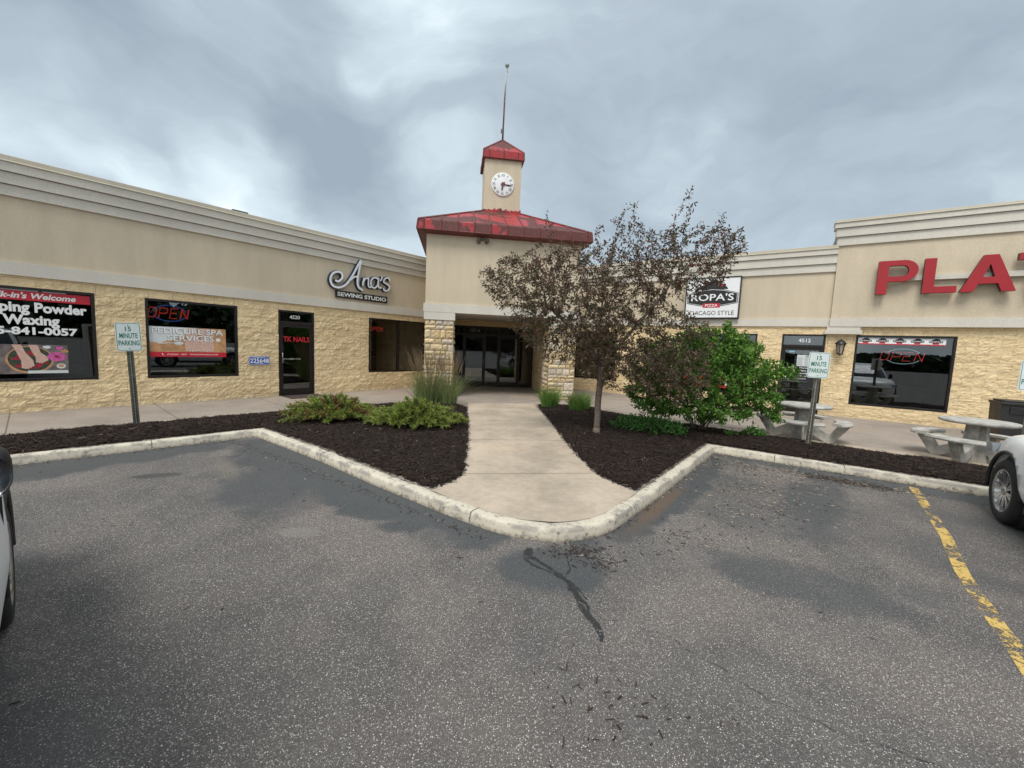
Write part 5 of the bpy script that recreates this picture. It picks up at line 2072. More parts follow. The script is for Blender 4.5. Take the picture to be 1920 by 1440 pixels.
# ================================================================== vegetation
def grow(attr, starts, step=.09, kill=.16, infl=1.2, iters=220, tropism=(0, 0, .05), seed=1):
    """space colonisation: returns node positions and parent indices"""
    P = [np.array(s[0], float) for s in starts]
    par = [s[1] for s in starts]
    A = np.array(attr, float)
    g_ = np.random.default_rng(seed)
    trop = np.array(tropism)
    for _ in range(iters):
        if len(A) == 0:
            break
        N_ = np.array(P)
        d2 = ((A[:, None, :] - N_[None, :, :]) ** 2).sum(-1)
        near_ = d2.argmin(1)
        dm = np.sqrt(d2[np.arange(len(A)), near_])
        act = dm < infl
        if not act.any():
            infl *= 1.5
            if infl > 12:
                break
            continue
        new = []
        for i in np.unique(near_[act]):
            k = act & (near_ == i)
            v = (A[k] - N_[i]) / dm[k][:, None]
            v = v.mean(0) + trop + g_.normal(0, .12, 3)
            v /= np.linalg.norm(v) + 1e-9
            new.append((N_[i] + v * step, i))
        for p, i in new:
            P.append(p)
            par.append(i)
        N_ = np.array(P[-len(new):])
        d2 = ((A[:, None, :] - N_[None, :, :]) ** 2).sum(-1).min(1)
        A = A[d2 > kill * kill]
    return np.array(P), np.array(par)


def radii(par, r0, expo=2.3, rmin=.004):
    n = len(par)
    acc = np.zeros(n)
    kids = np.zeros(n, int)
    for i in range(n):
        if par[i] >= 0:
            kids[par[i]] += 1
    r = np.zeros(n)
    for i in range(n - 1, -1, -1):
        r[i] = rmin if kids[i] == 0 else acc[i] ** (1 / expo)
        if par[i] >= 0:
            acc[par[i]] += r[i] ** expo
    s = r0 / r.max()
    return np.maximum(r * min(1, s) if r.max() > r0 else r, rmin), kids


def wood_mesh(mb_, P, par, r, seg=6):
    for i in range(len(P)):
        if par[i] < 0:
            continue
        p, q = P[par[i]], P[i]
        if np.linalg.norm(q - p) < 1e-5:
            continue
        ra = r[par[i]]
        if ra > r[i] * 1.9:
            ra = r[i] * 1.25
        sg = seg if r[i] > .012 else (4 if r[i] > .006 else 3)
        mb_.tube([p, q], [ra, r[i]], sg, 0, cap=False)


LEAF = np.array([[0, 0, 0], [.28, .35, .06], [.0, .42, -.02], [-.28, .35, .06], [.22, .72, .03], [0, 1.0, -.14], [-.22, .72, .03]])
LEAF_F = np.array([[0, 1, 2, 2], [0, 2, 3, 3], [1, 4, 5, 2], [2, 5, 6, 3]])


def leaf_mesh(name, pos, dirs, size, wid, cols, mat, parent, curl=.15):
    n = len(pos)
    d = dirs / (np.linalg.norm(dirs, axis=1)[:, None] + 1e-9)
    rnd = rng.normal(0, 1, (n, 3))
    rnd[:, 2] += .6
    s = np.cross(d, rnd)
    s /= np.linalg.norm(s, axis=1)[:, None] + 1e-9
    u = np.cross(s, d)
    T = LEAF
    V = pos[:, None, :] + (T[None, :, 0:1] * s[:, None, :] * wid[:, None, None] + T[None, :, 1:2] * d[:, None, :] * size[:, None, None] + T[None, :, 2:3] * u[:, None, :] * size[:, None, None])
    V = V.reshape(-1, 3)
    tri = np.array([[0, 1, 2], [0, 2, 3], [1, 4, 5], [1, 5, 2], [2, 5, 6], [2, 6, 3]])
    F = (np.arange(n)[:, None, None] * 7 + tri[None]).reshape(-1, 3)
    return np_obj(name, V, F, mat, parent, tint=np.repeat(cols, 7, axis=0), smooth=False)


def ellipsoid_pts(n, c, r, g_, shell=.5):
    v = g_.normal(0, 1, (n, 3))
    v /= np.linalg.norm(v, axis=1)[:, None]
    q = g_.uniform(0, 1, n) ** (1 / 3)
    q = np.where(g_.random(n) < shell, .75 + .25 * q, q)
    return np.array(c) + v * q[:, None] * np.array(r)


# ---- crabapple -------------------------------------------------------------
tx, ty = 1.64, 7.49
tree = thing('crabapple_tree', 'small purple-leaved crabapple tree standing in the mulch beside the path', 'tree', (tx, ty, .16))
ax = np.array([.977, -.214, 0])          # across the view
ay = np.array([.214, .977, 0])
g_ = np.random.default_rng(21)
att = []
for (u, z, dpt, ru, rz_, rd, n_) in ((-.28, 2.82, 0.0, 1.40, .82, 1.15, 1300), (-1.45, 2.92, -.1, .85, .62, .7, 430), (-1.95, 3.05, .1, .52, .40, .4, 90), (1.25, 3.32, .1, .95, .62, .8, 480), (1.95, 3.62, 0, .42, .32, .4, 80),
                                     (.85, 1.92, .0, 1.10, .72, .9, 620), (1.30, 1.35, -.1, .65, .55, .55, 300), (-.15, 2.05, .1, .95, .55, .9, 420), (-1.0, 2.15, -.1, .60, .38, .5, 150),
                                     (.25, 3.75, 0, .50, .42, .4, 110), (.0, 1.62, -.1, .62, .45, .55, 300), (.45, 1.40, -.2, .65, .38, .5, 200), (-.75, 1.85, -.1, .65, .42, .5, 240), (-1.25, 2.25, 0, .55, .35, .5, 120), (-.95, 3.55, 0, .6, .22, .4, 50)):
    e = ellipsoid_pts(n_, (0, 0, 0), (ru, rd, rz_), g_, .35)
    att.append(np.stack([e[:, 0] + u, e[:, 1] + dpt, e[:, 2] + z - .16], 1))
for (u, z0_, z1_, du, n_) in ((.30, 3.9, 4.55, .12, 14), (1.10, 3.8, 4.45, .16, 14), (1.33, 3.9, 4.68, .10, 16), (2.05, 3.7, 3.98, .22, 10), (1.55, 3.9, 4.15, .2, 10), (-1.20, 3.6, 3.80, .1, 6), (-1.9, 3.2, 3.42, .1, 6), (-.30, 3.6, 3.95, .12, 8), (1.85, 3.9, 4.22, .12, 8), (-1.15, 4.2, 4.28, .03, 3)):
    t_ = g_.uniform(0, 1, n_)
    att.append(np.stack([u + g_.normal(0, .04, n_) + du * (t_ - .5), g_.normal(0, .06, n_), z0_ + (z1_ - z0_) * t_ - .16], 1))
att = np.concatenate(att)
loc3 = lambda q: np.stack([q[:, 0] * ax[0] + q[:, 1] * ay[0], q[:, 0] * ax[1] + q[:, 1] * ay[1], q[:, 2]], 1)
att = loc3(att)
st = [((0, 0, -.05), -1)]
for k, p in enumerate(((.0, 0, .15), (.008, 0, .35), (-.005, .005, .55), (.0, .0, .75), (.012, 0, .95), (.02, .0, 1.12), (.02, 0, 1.28))):
    st.append((p, k))
trunk_end = 7
def limb(pts, frm):
    i = frm
    for p in pts:
        q = loc3(np.array([p]))[0]
        st.append((tuple(q), i))
        i = len(st) - 1
    return i
limb([(-.10, .03, 1.42), (-.25, .06, 1.62), (-.42, .08, 1.82), (-.62, .08, 2.02), (-.85, .05, 2.22), (-1.08, 0, 2.42)], trunk_end)
limb([(.12, -.04, 1.44), (.26, -.08, 1.62), (.42, -.10, 1.84), (.60, -.10, 2.08), (.80, -.08, 2.34), (1.0, -.04, 2.60), (1.15, 0, 2.86)], trunk_end)
limb([(.02, .10, 1.50), (.0, .18, 1.75), (-.05, .22, 2.02), (-.06, .22, 2.30), (-.02, .2, 2.6)], trunk_end)
limb([(.16, .12, 1.36), (.34, .2, 1.46), (.55, .26, 1.55), (.8, .3, 1.62)], trunk_end)
limb([(-.06, -.16, 1.40), (-.16, -.32, 1.58), (-.24, -.5, 1.78), (-.3, -.66, 2.0)], trunk_end)
limb([(.14, -.16, 1.36), (.3, -.34, 1.46), (.5, -.5, 1.56)], trunk_end)
P, par = grow(att, st, step=.085, kill=.105, infl=.9, iters=130, seed=4)
r, kids = radii(par, .060, 1.85, .0026)
m_ = MB()
pos_t = P.copy()
wood_mesh(m_, P, par, r, 8)
m_.tube([(0, 0, -.08), (0, 0, .02), (0, 0, .12)], [.088, .074, .066], 10, 0)
m_.build('trunk', M['bark'], tree, fix=False)
# leaves on thin twigs
thin = np.where(r < .0105)[0]
thin = thin[P[thin, 2] > .55]
lp, ld = [], []
for i in thin:
    n_ = g_.poisson(6.6 if kids[i] else 11)
    d0 = P[i] - P[par[i]]
    d0 = d0 / (np.linalg.norm(d0) + 1e-9)
    for _ in range(n_):
        lp.append(P[i] - d0 * g_.uniform(0, .09) + g_.normal(0, .026, 3))
        v = g_.normal(0, 1, 3)
        v = v / np.linalg.norm(v) + d0 * .8 + np.array([0, 0, -.30])
        ld.append(v)
lp, ld = np.array(lp), np.array(ld)
n = len(lp)
br = rng.uniform(.45, 1.7, n)
cols = np.array([.098, .060, .035])[None, :] * br[:, None]
redd = rng.random(n) < np.clip((lp[:, 2] - 2.0) * .18 + .05, .03, .40)
cols[redd] = np.array([.135, .048, .034])[None, :] * br[redd][:, None]
gr = rng.random(n) < .30
cols[gr] = np.array([.080, .084, .038])[None, :] * br[gr][:, None]
leaf_mesh('crown', lp, ld, rng.uniform(.042, .080, n), rng.uniform(.030, .050, n), cols, M['darkleaf'], tree)
print('crabapple nodes', len(P), 'leaves', n)

# ---- green shrub ---------------------------------------------------------------
bush = thing('green_shrub', 'tall bright green leafy shrub with many bare stems, right of the crabapple tree', 'shrub', (3.95, 8.30, .17))
g_ = np.random.default_rng(33)
bx_ = np.array([.905, -.425, 0])
by_ = np.array([.425, .905, 0])
locb = lambda q: np.stack([q[:, 0] * bx_[0] + q[:, 1] * by_[0], q[:, 0] * bx_[1] + q[:, 1] * by_[1], q[:, 2]], 1)
att = []
for (u, z, dpt, ru, rz_, rd, n_) in ((.0, 1.42, 0, 1.12, .64, .85, 560), (.75, 1.25, 0, .70, .38, .6, 200), (-.75, 1.30, 0, .75, .60, .6, 300), (.10, 1.88, .0, .75, .32, .55, 220), (1.02, .80, 0, .48, .28, .4, 130), (1.15, 1.35, -.1, .38, .20, .3, 60),
                                     (-.95, .80, -.1, .60, .42, .4, 220), (1.25, .48, -.1, .22, .13, .25, 35), (1.48, 1.30, -.1, .20, .14, .2, 30), (.1, .50, -.35, .85, .25, .45, 200), (-.8, .48, -.3, .5, .22, .4, 110), (.38, 2.12, 0, .12, .16, .12, 14), (-.35, 2.05, 0, .12, .14, .12, 10), (.95, 1.72, 0, .14, .12, .14, 12), (.05, .85, -.25, .95, .32, .55, 240)):
    e = ellipsoid_pts(n_, (0, 0, 0), (ru, rd, rz_), g_, .5)
    att.append(np.stack([e[:, 0] + u, e[:, 1] + dpt, e[:, 2] + z], 1))
att = locb(np.concatenate(att))
st = []
for k in range(13):
    a = g_.uniform(0, 2 * PI)
    q = .16 * g_.uniform(.2, 1)
    b0 = np.array([q * math.cos(a), q * math.sin(a), -.05])
    lean = g_.uniform(.15, .8)
    az = a + g_.normal(0, .3)
    i = len(st)
    st.append((tuple(b0), -1))
    for j in range(1, 6):
        t_ = j * .16
        st.append((tuple(b0 + np.array([math.cos(az) * lean * t_ * .9, math.sin(az) * lean * t_ * .9, t_ * .9 + .05]) + g_.normal(0, .012, 3)), i))
        i = len(st) - 1
P, par = grow(att, st, step=.08, kill=.12, infl=.9, iters=60, seed=5)
r, kids = radii(par, .020, 2.2, .003)
m_ = MB()
wood_mesh(m_, P, par, r, 6)
m_.build('stems', M['bark'], bush, fix=False)
thin = np.where((r < .0085) & (P[:, 2] > .18))[0]
lp, ld = [], []
for i in thin:
    if par[i] < 0:
        continue
    d0 = P[i] - P[par[i]]
    d0 = d0 / (np.linalg.norm(d0) + 1e-9)
    for _ in range(g_.poisson(17 if kids[i] else 26)):
        lp.append(P[i] - d0 * g_.uniform(0, .08) + g_.normal(0, .035, 3))
        v = g_.normal(0, 1, 3)
        ld.append(v / np.linalg.norm(v) + d0 * .7 + np.array([0, 0, -.15]))
lp, ld = np.array(lp), np.array(ld)
n = len(lp)
br = rng.uniform(.6, 1.4, n)
cols = np.array([.095, .205, .030])[None, :] * br[:, None]
yl = rng.random(n) < np.clip((lp[:, 2] - .9) * .35, .05, .5)
cols[yl] = np.array([.20, .34, .05])[None, :] * br[yl][:, None]
leaf_mesh('foliage', lp, ld, rng.uniform(.05, .10, n), rng.uniform(.042, .072, n), cols, M['leaf'], bush)
print('bush nodes', len(P), 'leaves', n)

# ---- low leafy plants ----------------------------------------------------------------
def low_plant(name, x, y, rx, ry, h, n_, label, cat, rot=0.0, lsize=.075, group=None, col=(.055, .155, .028)):
    t = thing(name, label, cat, (x, y, .18), rot, group)
    g2 = np.random.default_rng(int(abs(x) * 1000) % 977)
    ms = MB()
    lp, ld = [], []
    for k in range(n_):
        a = g2.uniform(0, 2 * PI)
        q = math.sqrt(g2.random())
        bx, by2 = rx * q * math.cos(a), ry * q * math.sin(a)
        hh_ = h * (1 - .55 * q * q) * g2.uniform(.55, 1.1)
        tx_, ty_ = bx + g2.normal(0, .06), by2 + g2.normal(0, .06)
        pts_ = [np.array([bx * .85, by2 * .85, -.05]), np.array([bx, by2, hh_ * .5]), np.array([tx_, ty_, hh_])]
        ms.tube(pts_, [.004, .003, .002], 4, 0, cap=False)
        for j in range(g2.integers(6, 11)):
            t_ = g2.uniform(.35, 1.0)
            p = pts_[1] + (pts_[2] - pts_[1]) * (t_ - .5) * 2 if t_ > .5 else pts_[0] + (pts_[1] - pts_[0]) * t_ * 2
            v = g2.normal(0, 1, 3)
            lp.append(p)
            ld.append(v / np.linalg.norm(v) + np.array([0, 0, .25]))
    ms.build('stems', M['leafstem'], t, fix=False)
    lp, ld = np.array(lp), np.array(ld)
    m = len(lp)
    cl = np.array(col)[None, :] * g2.uniform(.55, 1.45, m)[:, None]
    leaf_mesh('leaves', lp, ld, g2.uniform(.7, 1.25, m) * lsize, g2.uniform(.7, 1.15, m) * lsize * .8, cl, M['leaf'], t)
    return t


M['leafstem'] = simple('green_stem', (.05, .10, .025), .6)
low_plant('leafy_plant', 2.72, 7.78, .70, .40, .40, 190, 'wide patch of low green leafy plant at the foot of the crabapple and shrub', 'plant', -.35, .065)
low_plant('leafy_plant', 4.78, 7.78, .16, .14, .24, 22, 'small leafy sprig in the mulch just right of the shrub stems', 'plant', 0, .085, col=(.075, .19, .03))
low_plant('leafy_plant', 4.30, 7.62, .09, .08, .15, 9, 'tiniest leafy sprig in the mulch in front of the shrub stems', 'plant', 0, .06, col=(.06, .16, .03))

# ---- junipers --------------------------------------------------------------------
def juniper(x, y, rx, ry, h, label, brown, seed, rot):
    t = thing('juniper', label, 'shrub', (x, y, .17), rot, None)
    g2 = np.random.default_rng(seed)
    ms = MB()
    nd_p, nd_d, nd_l, nd_c = [], [], [], []
    for k in range(150):
        a = g2.uniform(0, 2 * PI)
        q = math.sqrt(g2.uniform(.02, 1))
        ex, ey = rx * q * math.cos(a), ry * q * math.sin(a)
        ez = h * (1 - .72 * q ** 1.8) * g2.uniform(.55, 1.12)
        p0, p2 = np.array([ex * .12, ey * .12, .02]), np.array([ex, ey, ez])
        p1 = np.array([ex * .55, ey * .55, ez * .75 + .05])
        pts_ = [p0 * (1 - s) ** 2 + p1 * 2 * s * (1 - s) + p2 * s * s for s in np.linspace(0, 1, 8)]
        ms.tube(pts_, list(np.linspace(.009, .003, 8)), 4, 0, cap=False)
        dead = g2.random() < brown
        for j in range(46):
            s = g2.uniform(.42, 1.0)
            i = min(6, int(s * 7))
            p = pts_[i] + (pts_[i + 1] - pts_[i]) * (s * 7 - i)
            d = pts_[i + 1] - pts_[i]
            d = d / np.linalg.norm(d)
            v = g2.normal(0, 1, 3)
            v = v / np.linalg.norm(v) * .75 + d * 1.0 + np.array([0, 0, .15])
            v /= np.linalg.norm(v)
            L_ = g2.uniform(.06, .135) * (1.1 - .45 * s)
            # a spray: a short twig of scale leaves
            for w in range(5):
                tt = .2 + .8 * w / 4
                vv = v + g2.normal(0, .42, 3)
                nd_p.append(p + v * L_ * tt * .8)
                nd_d.append(vv)
                nd_l.append(L_ * g2.uniform(.35, .65))
                tip = s * .6 + tt * .4
                if dead and g2.random() < .8:
                    c_ = np.array([.22, .115, .05]) * g2.uniform(.5, 1.3)
                else:
                    lo, hi = np.array([.060, .095, .020]), np.array([.27, .33, .06])
                    c_ = (lo + (hi - lo) * np.clip(tip * 1.25 - .35 + g2.normal(0, .15), 0, 1)) * g2.uniform(.75, 1.2)
                nd_c.append(c_)
    ms.build('stems', M['bark'], t, fix=False)
    p, d, l, c_ = np.array(nd_p), np.array(nd_d), np.array(nd_l), np.array(nd_c)
    d /= np.linalg.norm(d, axis=1)[:, None]
    s_ = np.cross(d, g2.normal(0, 1, d.shape))
    s_ /= np.linalg.norm(s_, axis=1)[:, None]
    u_ = np.cross(d, s_)
    wdt = (l * .10 + .0022)[:, None]
    n = len(p)
    V = np.stack([p + s_ * wdt, p - s_ * wdt * .5 + u_ * wdt * .87, p - s_ * wdt * .5 - u_ * wdt * .87, p + d * l[:, None]], 1).reshape(-1, 3)
    F = (np.arange(n)[:, None, None] * 4 + np.array([[0, 1, 3], [1, 2, 3], [2, 0, 3]])[None]).reshape(-1, 3)
    np_obj('foliage', V, F, M['needle'], t, tint=np.repeat(c_, 4, axis=0))
    return t


juniper(-3.46, 7.66, 1.00, .66, .47, 'spreading juniper with brown dead patches, the left one of the two low conifers', .30, 5, rad(8))
juniper(-1.80, 7.50, .98, .64, .48, 'brighter green spreading juniper touching the concrete path', .05, 9, rad(4))

# ---- ornamental grasses --------------------------------------------------------------
def grass_clump(x, y, rx, ry, h, n_, plumes, label, seed, green=(.20, .28, .10)):
    t = thing('ornamental_grass', label, 'ornamental grass', (x, y, .15), 0, 'clumps of ornamental grass by the entrance')
    g2 = np.random.default_rng(seed)
    def blades(n_, hmin, hmax, w0, lean, col, top_brown):
        V, F, T_ = [], [], []
        for k in range(n_):
            a = g2.uniform(0, 2 * PI)
            q = math.sqrt(g2.random())
            b0 = np.array([rx * q * math.cos(a), ry * q * math.sin(a), -.03])
            az = a + g2.normal(0, .6)
            L_ = g2.uniform(hmin, hmax)
            ln = abs(g2.normal(0, lean)) * (0.4 + q)
            side_ = np.array([-math.sin(az + 1.0), math.cos(az + 1.0), 0])
            i0 = len(V)
            cb_ = np.array(col) * g2.uniform(.6, 1.4)
            for j in range(5):
                s = j / 4
                c_ = b0 + np.array([math.cos(az) * ln * L_ * s * s, math.sin(az) * ln * L_ * s * s, L_ * (s - .25 * ln * s * s)])
                wd = w0 * (1 - s ** 1.5) + .0007
                V += [c_ + side_ * wd, c_ - side_ * wd]
                m_c = cb_ * (1 - top_brown * s) + np.array([.26, .19, .10]) * top_brown * s
                T_ += [m_c, m_c]
            for j in range(4):
                F.append((i0 + 2 * j, i0 + 2 * j + 1, i0 + 2 * j + 3, i0 + 2 * j + 2))
        return V, F, T_
    V, F, T_ = blades(n_, h * .45, h * .78, .0055, .38, green, .25)
    np_obj('blades', V, F, M['grass'], t, tint=np.array(T_))
    if plumes:
        ms = MB()
        V, F, T_ = [], [], []
        for k in range(plumes):
            a = g2.uniform(0, 2 * PI)
            q = math.sqrt(g2.random())
            b0 = np.array([rx * q * math.cos(a) * .8, ry * q * math.sin(a) * .8, 0])
            az = a + g2.normal(0, .4)
            L_ = h * g2.uniform(.78, 1.08)
            ln = g2.uniform(.05, .30)
            pt = lambda s: b0 + np.array([math.cos(az) * ln * L_ * s * s, math.sin(az) * ln * L_ * s * s, L_ * s])
            ms.tube([pt(s) for s in (0, .35, .7, 1.0)], [.0022, .002, .0016, .001], 3, 0, cap=False)
            for j in range(34):       # feathery seed head
                s = .72 + .28 * j / 34
                p = pt(s)
                v = np.array([g2.normal(0, .5), g2.normal(0, .5), 1.0])
                v /= np.linalg.norm(v)
                sd = np.cross(v, g2.normal(0, 1, 3))
                sd /= np.linalg.norm(sd)
                i0 = len(V)
                l = .038 * (1.15 - abs(s - .84) * 3)
                V += [p + sd * .0022, p - sd * .0022, p + v * l]
                F.append((i0, i0 + 1, i0 + 2))
                c_ = np.array([.29, .20, .125]) * g2.uniform(.6, 1.3)
                T_ += [c_] * 3
        ms.build('stalks', simple('dry_stalk', (.20, .16, .08), .7), t, fix=False)
        np_obj('plumes', V, F, M['grass'], t, tint=np.array(T_))
    return t


grass_clump(-2.22, 10.55, .36, .32, 1.40, 470, 170, 'tall feathery brown-plumed grass clump in front of the left stone pillar', 3)
grass_clump(-1.66, 10.45, .20, .26, 1.32, 280, 90, 'feathery plumed grass clump at the edge of the path, right of the tallest clump', 4)
grass_clump(1.05, 10.85, .22, .22, .85, 620, 10, 'small green grass clump at the path edge by the right stone pillar', 6, (.13, .27, .05))
grass_clump(1.78, 10.35, .24, .24, .78, 680, 0, 'small green grass clump nearest the crabapple trunk', 7, (.13, .27, .05))

# ================================================================== cars
def build_wheel(parent, x, ys, flip, steer=0.0):
    R_, w_ = .362, .235
    wh = bpy.data.objects.new('wheel', None)
    q = Matrix.Translation((x, ys, R_)) @ Matrix.Rotation(steer, 4, 'Z') @ Matrix.Rotation(rad(-90 if flip > 0 else 90), 4, 'X')
    m_ = MB()
    h = w_ / 2
    m_.lathe([(.235, -h + .01), (.29, -h), (.335, -h + .008), (.356, -h + .03), (.362, -h + .06), (.362, h - .06), (.356, h - .03), (.335, h - .008), (.29, h), (.245, h - .004), (.238, h - .02)], 48, 0, q)
    for k in range(4):
        pass
    tyre_o = m_.build('wheel', M['rubber'], parent)
    m_ = MB()
    m_.lathe([(.238, h - .02), (.243, h - .006), (.232, h - .004), (.222, h - .025), (.205, h - .05), (.20, -h + .02), (.0, -h + .02)], 48, 0, q)
    m_.lathe([(.0, h - .012), (.034, h - .014), (.048, h - .024), (.055, h - .06)], 20, 0, q)
    for k in range(20):
        a = 2 * PI * k / 20 + (.05 if k % 2 else -.05)
        c_, s_ = math.cos(a), math.sin(a)
        pr = []
        for r_, wv, zt, zb in ((.04, .012, h - .026, h - .055), (.13, .010, h - .022, h - .05), (.226, .015, h - .014, h - .045)):
            for sg in (-1, 1):
                pr.append((r_ * c_ - sg * wv * s_, r_ * s_ + sg * wv * c_, zt))
            for sg in (1, -1):
                pr.append((r_ * c_ - sg * wv * s_, r_ * s_ + sg * wv * c_, zb))
        f_ = []
        for j in range(2):
            for e in range(4):
                f_.append((j * 4 + e, j * 4 + (e + 1) % 4, (j + 1) * 4 + (e + 1) % 4, (j + 1) * 4 + e))
        m_.add(pr, f_, 0, q)
    m_.build('rim', M['rim'], tyre_o)
    m_ = MB()
    m_.lathe([(.0, -h + .05), (.15, -h + .05), (.15, -h + .075), (.0, -h + .075)], 24, 0, q)
    m_.build('brake_disc', M['steel'], tyre_o)
    return tyre_o


def build_car(label):
    t = thing('parked_car', label, 'car', (0, 0, 0), 0, 'white cars parked facing the shops')
    X = [-2.27, -2.22, -2.05, -1.75, -1.35, -.8, 0, .7, 1.1, 1.45, 1.80, 2.05, 2.20, 2.27]
    HWd = [.66, .76, .85, .90, .925, .93, .935, .945, .95, .945, .89, .77, .62, .45]
    ZT = [.92, 1.02, 1.07, 1.09, 1.09, 1.07, 1.06, 1.06, 1.06, 1.045, 1.0, .94, .86, .72]
    ZBt = [.48, .38, .33, .28, .25, .24, .24, .24, .25, .27, .29, .30, .34, .44]
    prof_ = [(0, 0.0, 0), (.70, 0.0, 0), (.93, .06, 0), (.995, .24, 0), (1.0, .45, 0), (.985, .62, 0), (.965, .80, 0), (.90, .93, 0), (.72, .985, 0), (.40, 1.0, 0), (0, 1.005, 0)]
    V, F = [], []
    ring = []
    for i in range(len(X)):
        pts_ = [(p[0] * HWd[i], ZBt[i] + p[1] * (ZT[i] - ZBt[i])) for p in prof_]
        full = pts_ + [(-y, z) for y, z in reversed(pts_[1:-1])]
        ring.append(len(full))
        V += [(X[i], y, z) for y, z in full]
    k = ring[0]
    for i in range(len(X) - 1):
        for j in range(k):
            F.append((i * k + j, i * k + (j + 1) % k, (i + 1) * k + (j + 1) % k, (i + 1) * k + j))
    F.append(tuple(range(k)))
    F.append(tuple((len(X) - 1) * k + j for j in range(k))[::-1])
    m_ = MB()
    m_.add(V, F, 0, smooth=True)
    tmp = m_.build('body', M['carpaint'])
    md = tmp.modifiers.new('s', 'SUBSURF')
    md.levels = md.render_levels = 2
    cut_ = MB()
    for ax_ in (-1.345, 1.345):
        for sy in (-1, 1):
            q = Matrix.Translation((ax_, sy * .86, .375)) @ Matrix.Rotation(rad(90), 4, 'X')
            cut_.lathe([(0, -.25), (.425, -.25), (.425, .25), (0, .25)], 40, 0, q)
    cu = cut_.build('cutter', M['plastic'])
    bo_ = tmp.modifiers.new('b', 'BOOLEAN')
    bo_.object = cu
    bo_.operation = 'DIFFERENCE'
    bo_.solver = 'EXACT'
    dg = bpy.context.evaluated_depsgraph_get()
    me = bpy.data.meshes.new_from_object(tmp.evaluated_get(dg))
    bpy.data.objects.remove(tmp)
    bpy.data.objects.remove(cu)
    body = bpy.data.objects.new('body', me)
    C.objects.link(body)
    body.parent = t
    if len(me.materials) == 0:
        me.materials.append(M['carpaint'])
    # wheel-arch lips and sills in black
    m_ = MB()
    for ax_ in (-1.345, 1.345):
        for sy in (-1, 1):
            pts_ = []
            for a in range(-8, 189, 8):
                pts_.append((ax_ + .424 * math.cos(rad(a)), sy * .918, .375 + .424 * math.sin(rad(a))))
            m_.tube(pts_, .021, 6)
            q = Matrix.Translation((ax_, sy * .72, .375)) @ Matrix.Rotation(rad(90), 4, 'X')
            m_.lathe([(.0, -.12 * sy), (.42, -.12 * sy), (.42, .17 * sy)], 32, 0, q)
    for sy in (-1, 1):
        m_.box(-.92, .92, sy * .865 - .03, sy * .865 + .03, .235, .33, bev=.012)
    m_.build('arch_trim', M['plastic'], t)
    # cabin: tinted glass with painted pillars and roof
    lev = [(.99, -.47, 1.66, .865), (1.12, -.49, 1.52, .835), (1.28, -.53, 1.32, .785), (1.44, -.58, 1.11, .725), (1.55, -.63, .95, .665), (1.62, -.66, .80, .56), (1.655, -.68, .50, .36), (1.662, -.68, .05, .05)]
    N_ = 40
    V = []
    for z, cx_, a, b_ in lev:
        for j in range(N_):
            th = 2 * PI * j / N_
            c_, s_ = math.cos(th), math.sin(th)
            e = .5
            V.append((cx_ + a * math.copysign(abs(c_) ** e, c_), b_ * math.copysign(abs(s_) ** e, s_), z))
    gl, rf_ = [], []
    pillars = {5, 6, 34, 33, 14, 15, 24, 25, 10, 29}
    for i in range(len(lev) - 1):
        for j in range(N_):
            f_ = (i * N_ + j, i * N_ + (j + 1) % N_, (i + 1) * N_ + (j + 1) % N_, (i + 1) * N_ + j)
            (rf_ if i >= 4 or j in pillars else gl).append(f_)
    m_ = MB()
    m_.add(V, gl, 0, smooth=True)
    m_.build('windows', M['carglass'], t)
    m_ = MB()
    m_.add(V, rf_, 0, smooth=True)
    m_.build('roof', M['carpaint'], t)
    m_ = MB()
    m_.box(-1.9, .9, -.74, .74, .70, 1.0)
    for sx in (-.15, -1.0):
        for sy in (-.38, .38):
            m_.box(sx - .12, sx, sy - .22, sy + .22, .9, 1.35, bev=.04)
    m_.build('cabin_interior', M['plastic'], t)
    for ax_ in (1.345, -1.345):
        for sy in (-1, 1):
            build_wheel(t, ax_, sy * .815, sy)
    # front
    m_ = MB()
    m_.box(2.16, 2.295, -.42, .42, .50, .74, bev=.03)
    for k in range(6):
        m_.box(2.27, 2.305, -.40, .40, .53 + k * .034, .545 + k * .034)
    gr_ = m_.build('grille', M['plastic'], t)
    m_ = MB()
    m_.box(1.98, 2.27, -.70, .70, .30, .42, bev=.03)
    m_.build('bumper_insert', M['plastic'], t)
    for sy in (-1, 1):
        m_ = MB()
        m_.prism([(-.24, .72), (.17, .685), (.20, .74), (.16, .80), (-.26, .83)], -.03, .03, 0, Matrix.Translation((2.03, sy * .715, 0)) @ Matrix.Rotation(rad(-sy * 52), 4, 'Z'))
        m_.build('headlight', M['headlight'], t)
        m_ = MB()
        m_.prism([(-.16, .83), (.18, .80), (.18, .93), (-.16, .95)], -.03, .03, 0, Matrix.Translation((-2.14, sy * .72, 0)) @ Matrix.Rotation(rad(sy * 60), 4, 'Z'))
        m_.build('tail_light', M['taillight'], t)
        # mirror: black rounded housing on a short arm
        m_ = MB()
        b = bmesh.new()
        bmesh.ops.create_uvsphere(b, u_segments=18, v_segments=12, radius=1)
        for q in b.verts:
            x, y, z = q.co
            e = lambda c_: math.copysign(abs(c_) ** .72, c_)
            q.co = (.42 + e(x) * .075, sy * (.93 + e(y) * .065), 1.13 + e(z) * .108)
        b.verts.index_update()
        m_.add([q.co[:] for q in b.verts], [[q.index for q in f_.verts] for f_ in b.faces], 0, smooth=True)
        b.free()
        m_.tube([(.43, sy * .83, 1.0), (.43, sy * .92, 1.05)], .03, 8)
        mr = m_.build('mirror', M['plastic'], t)
        m_ = MB()
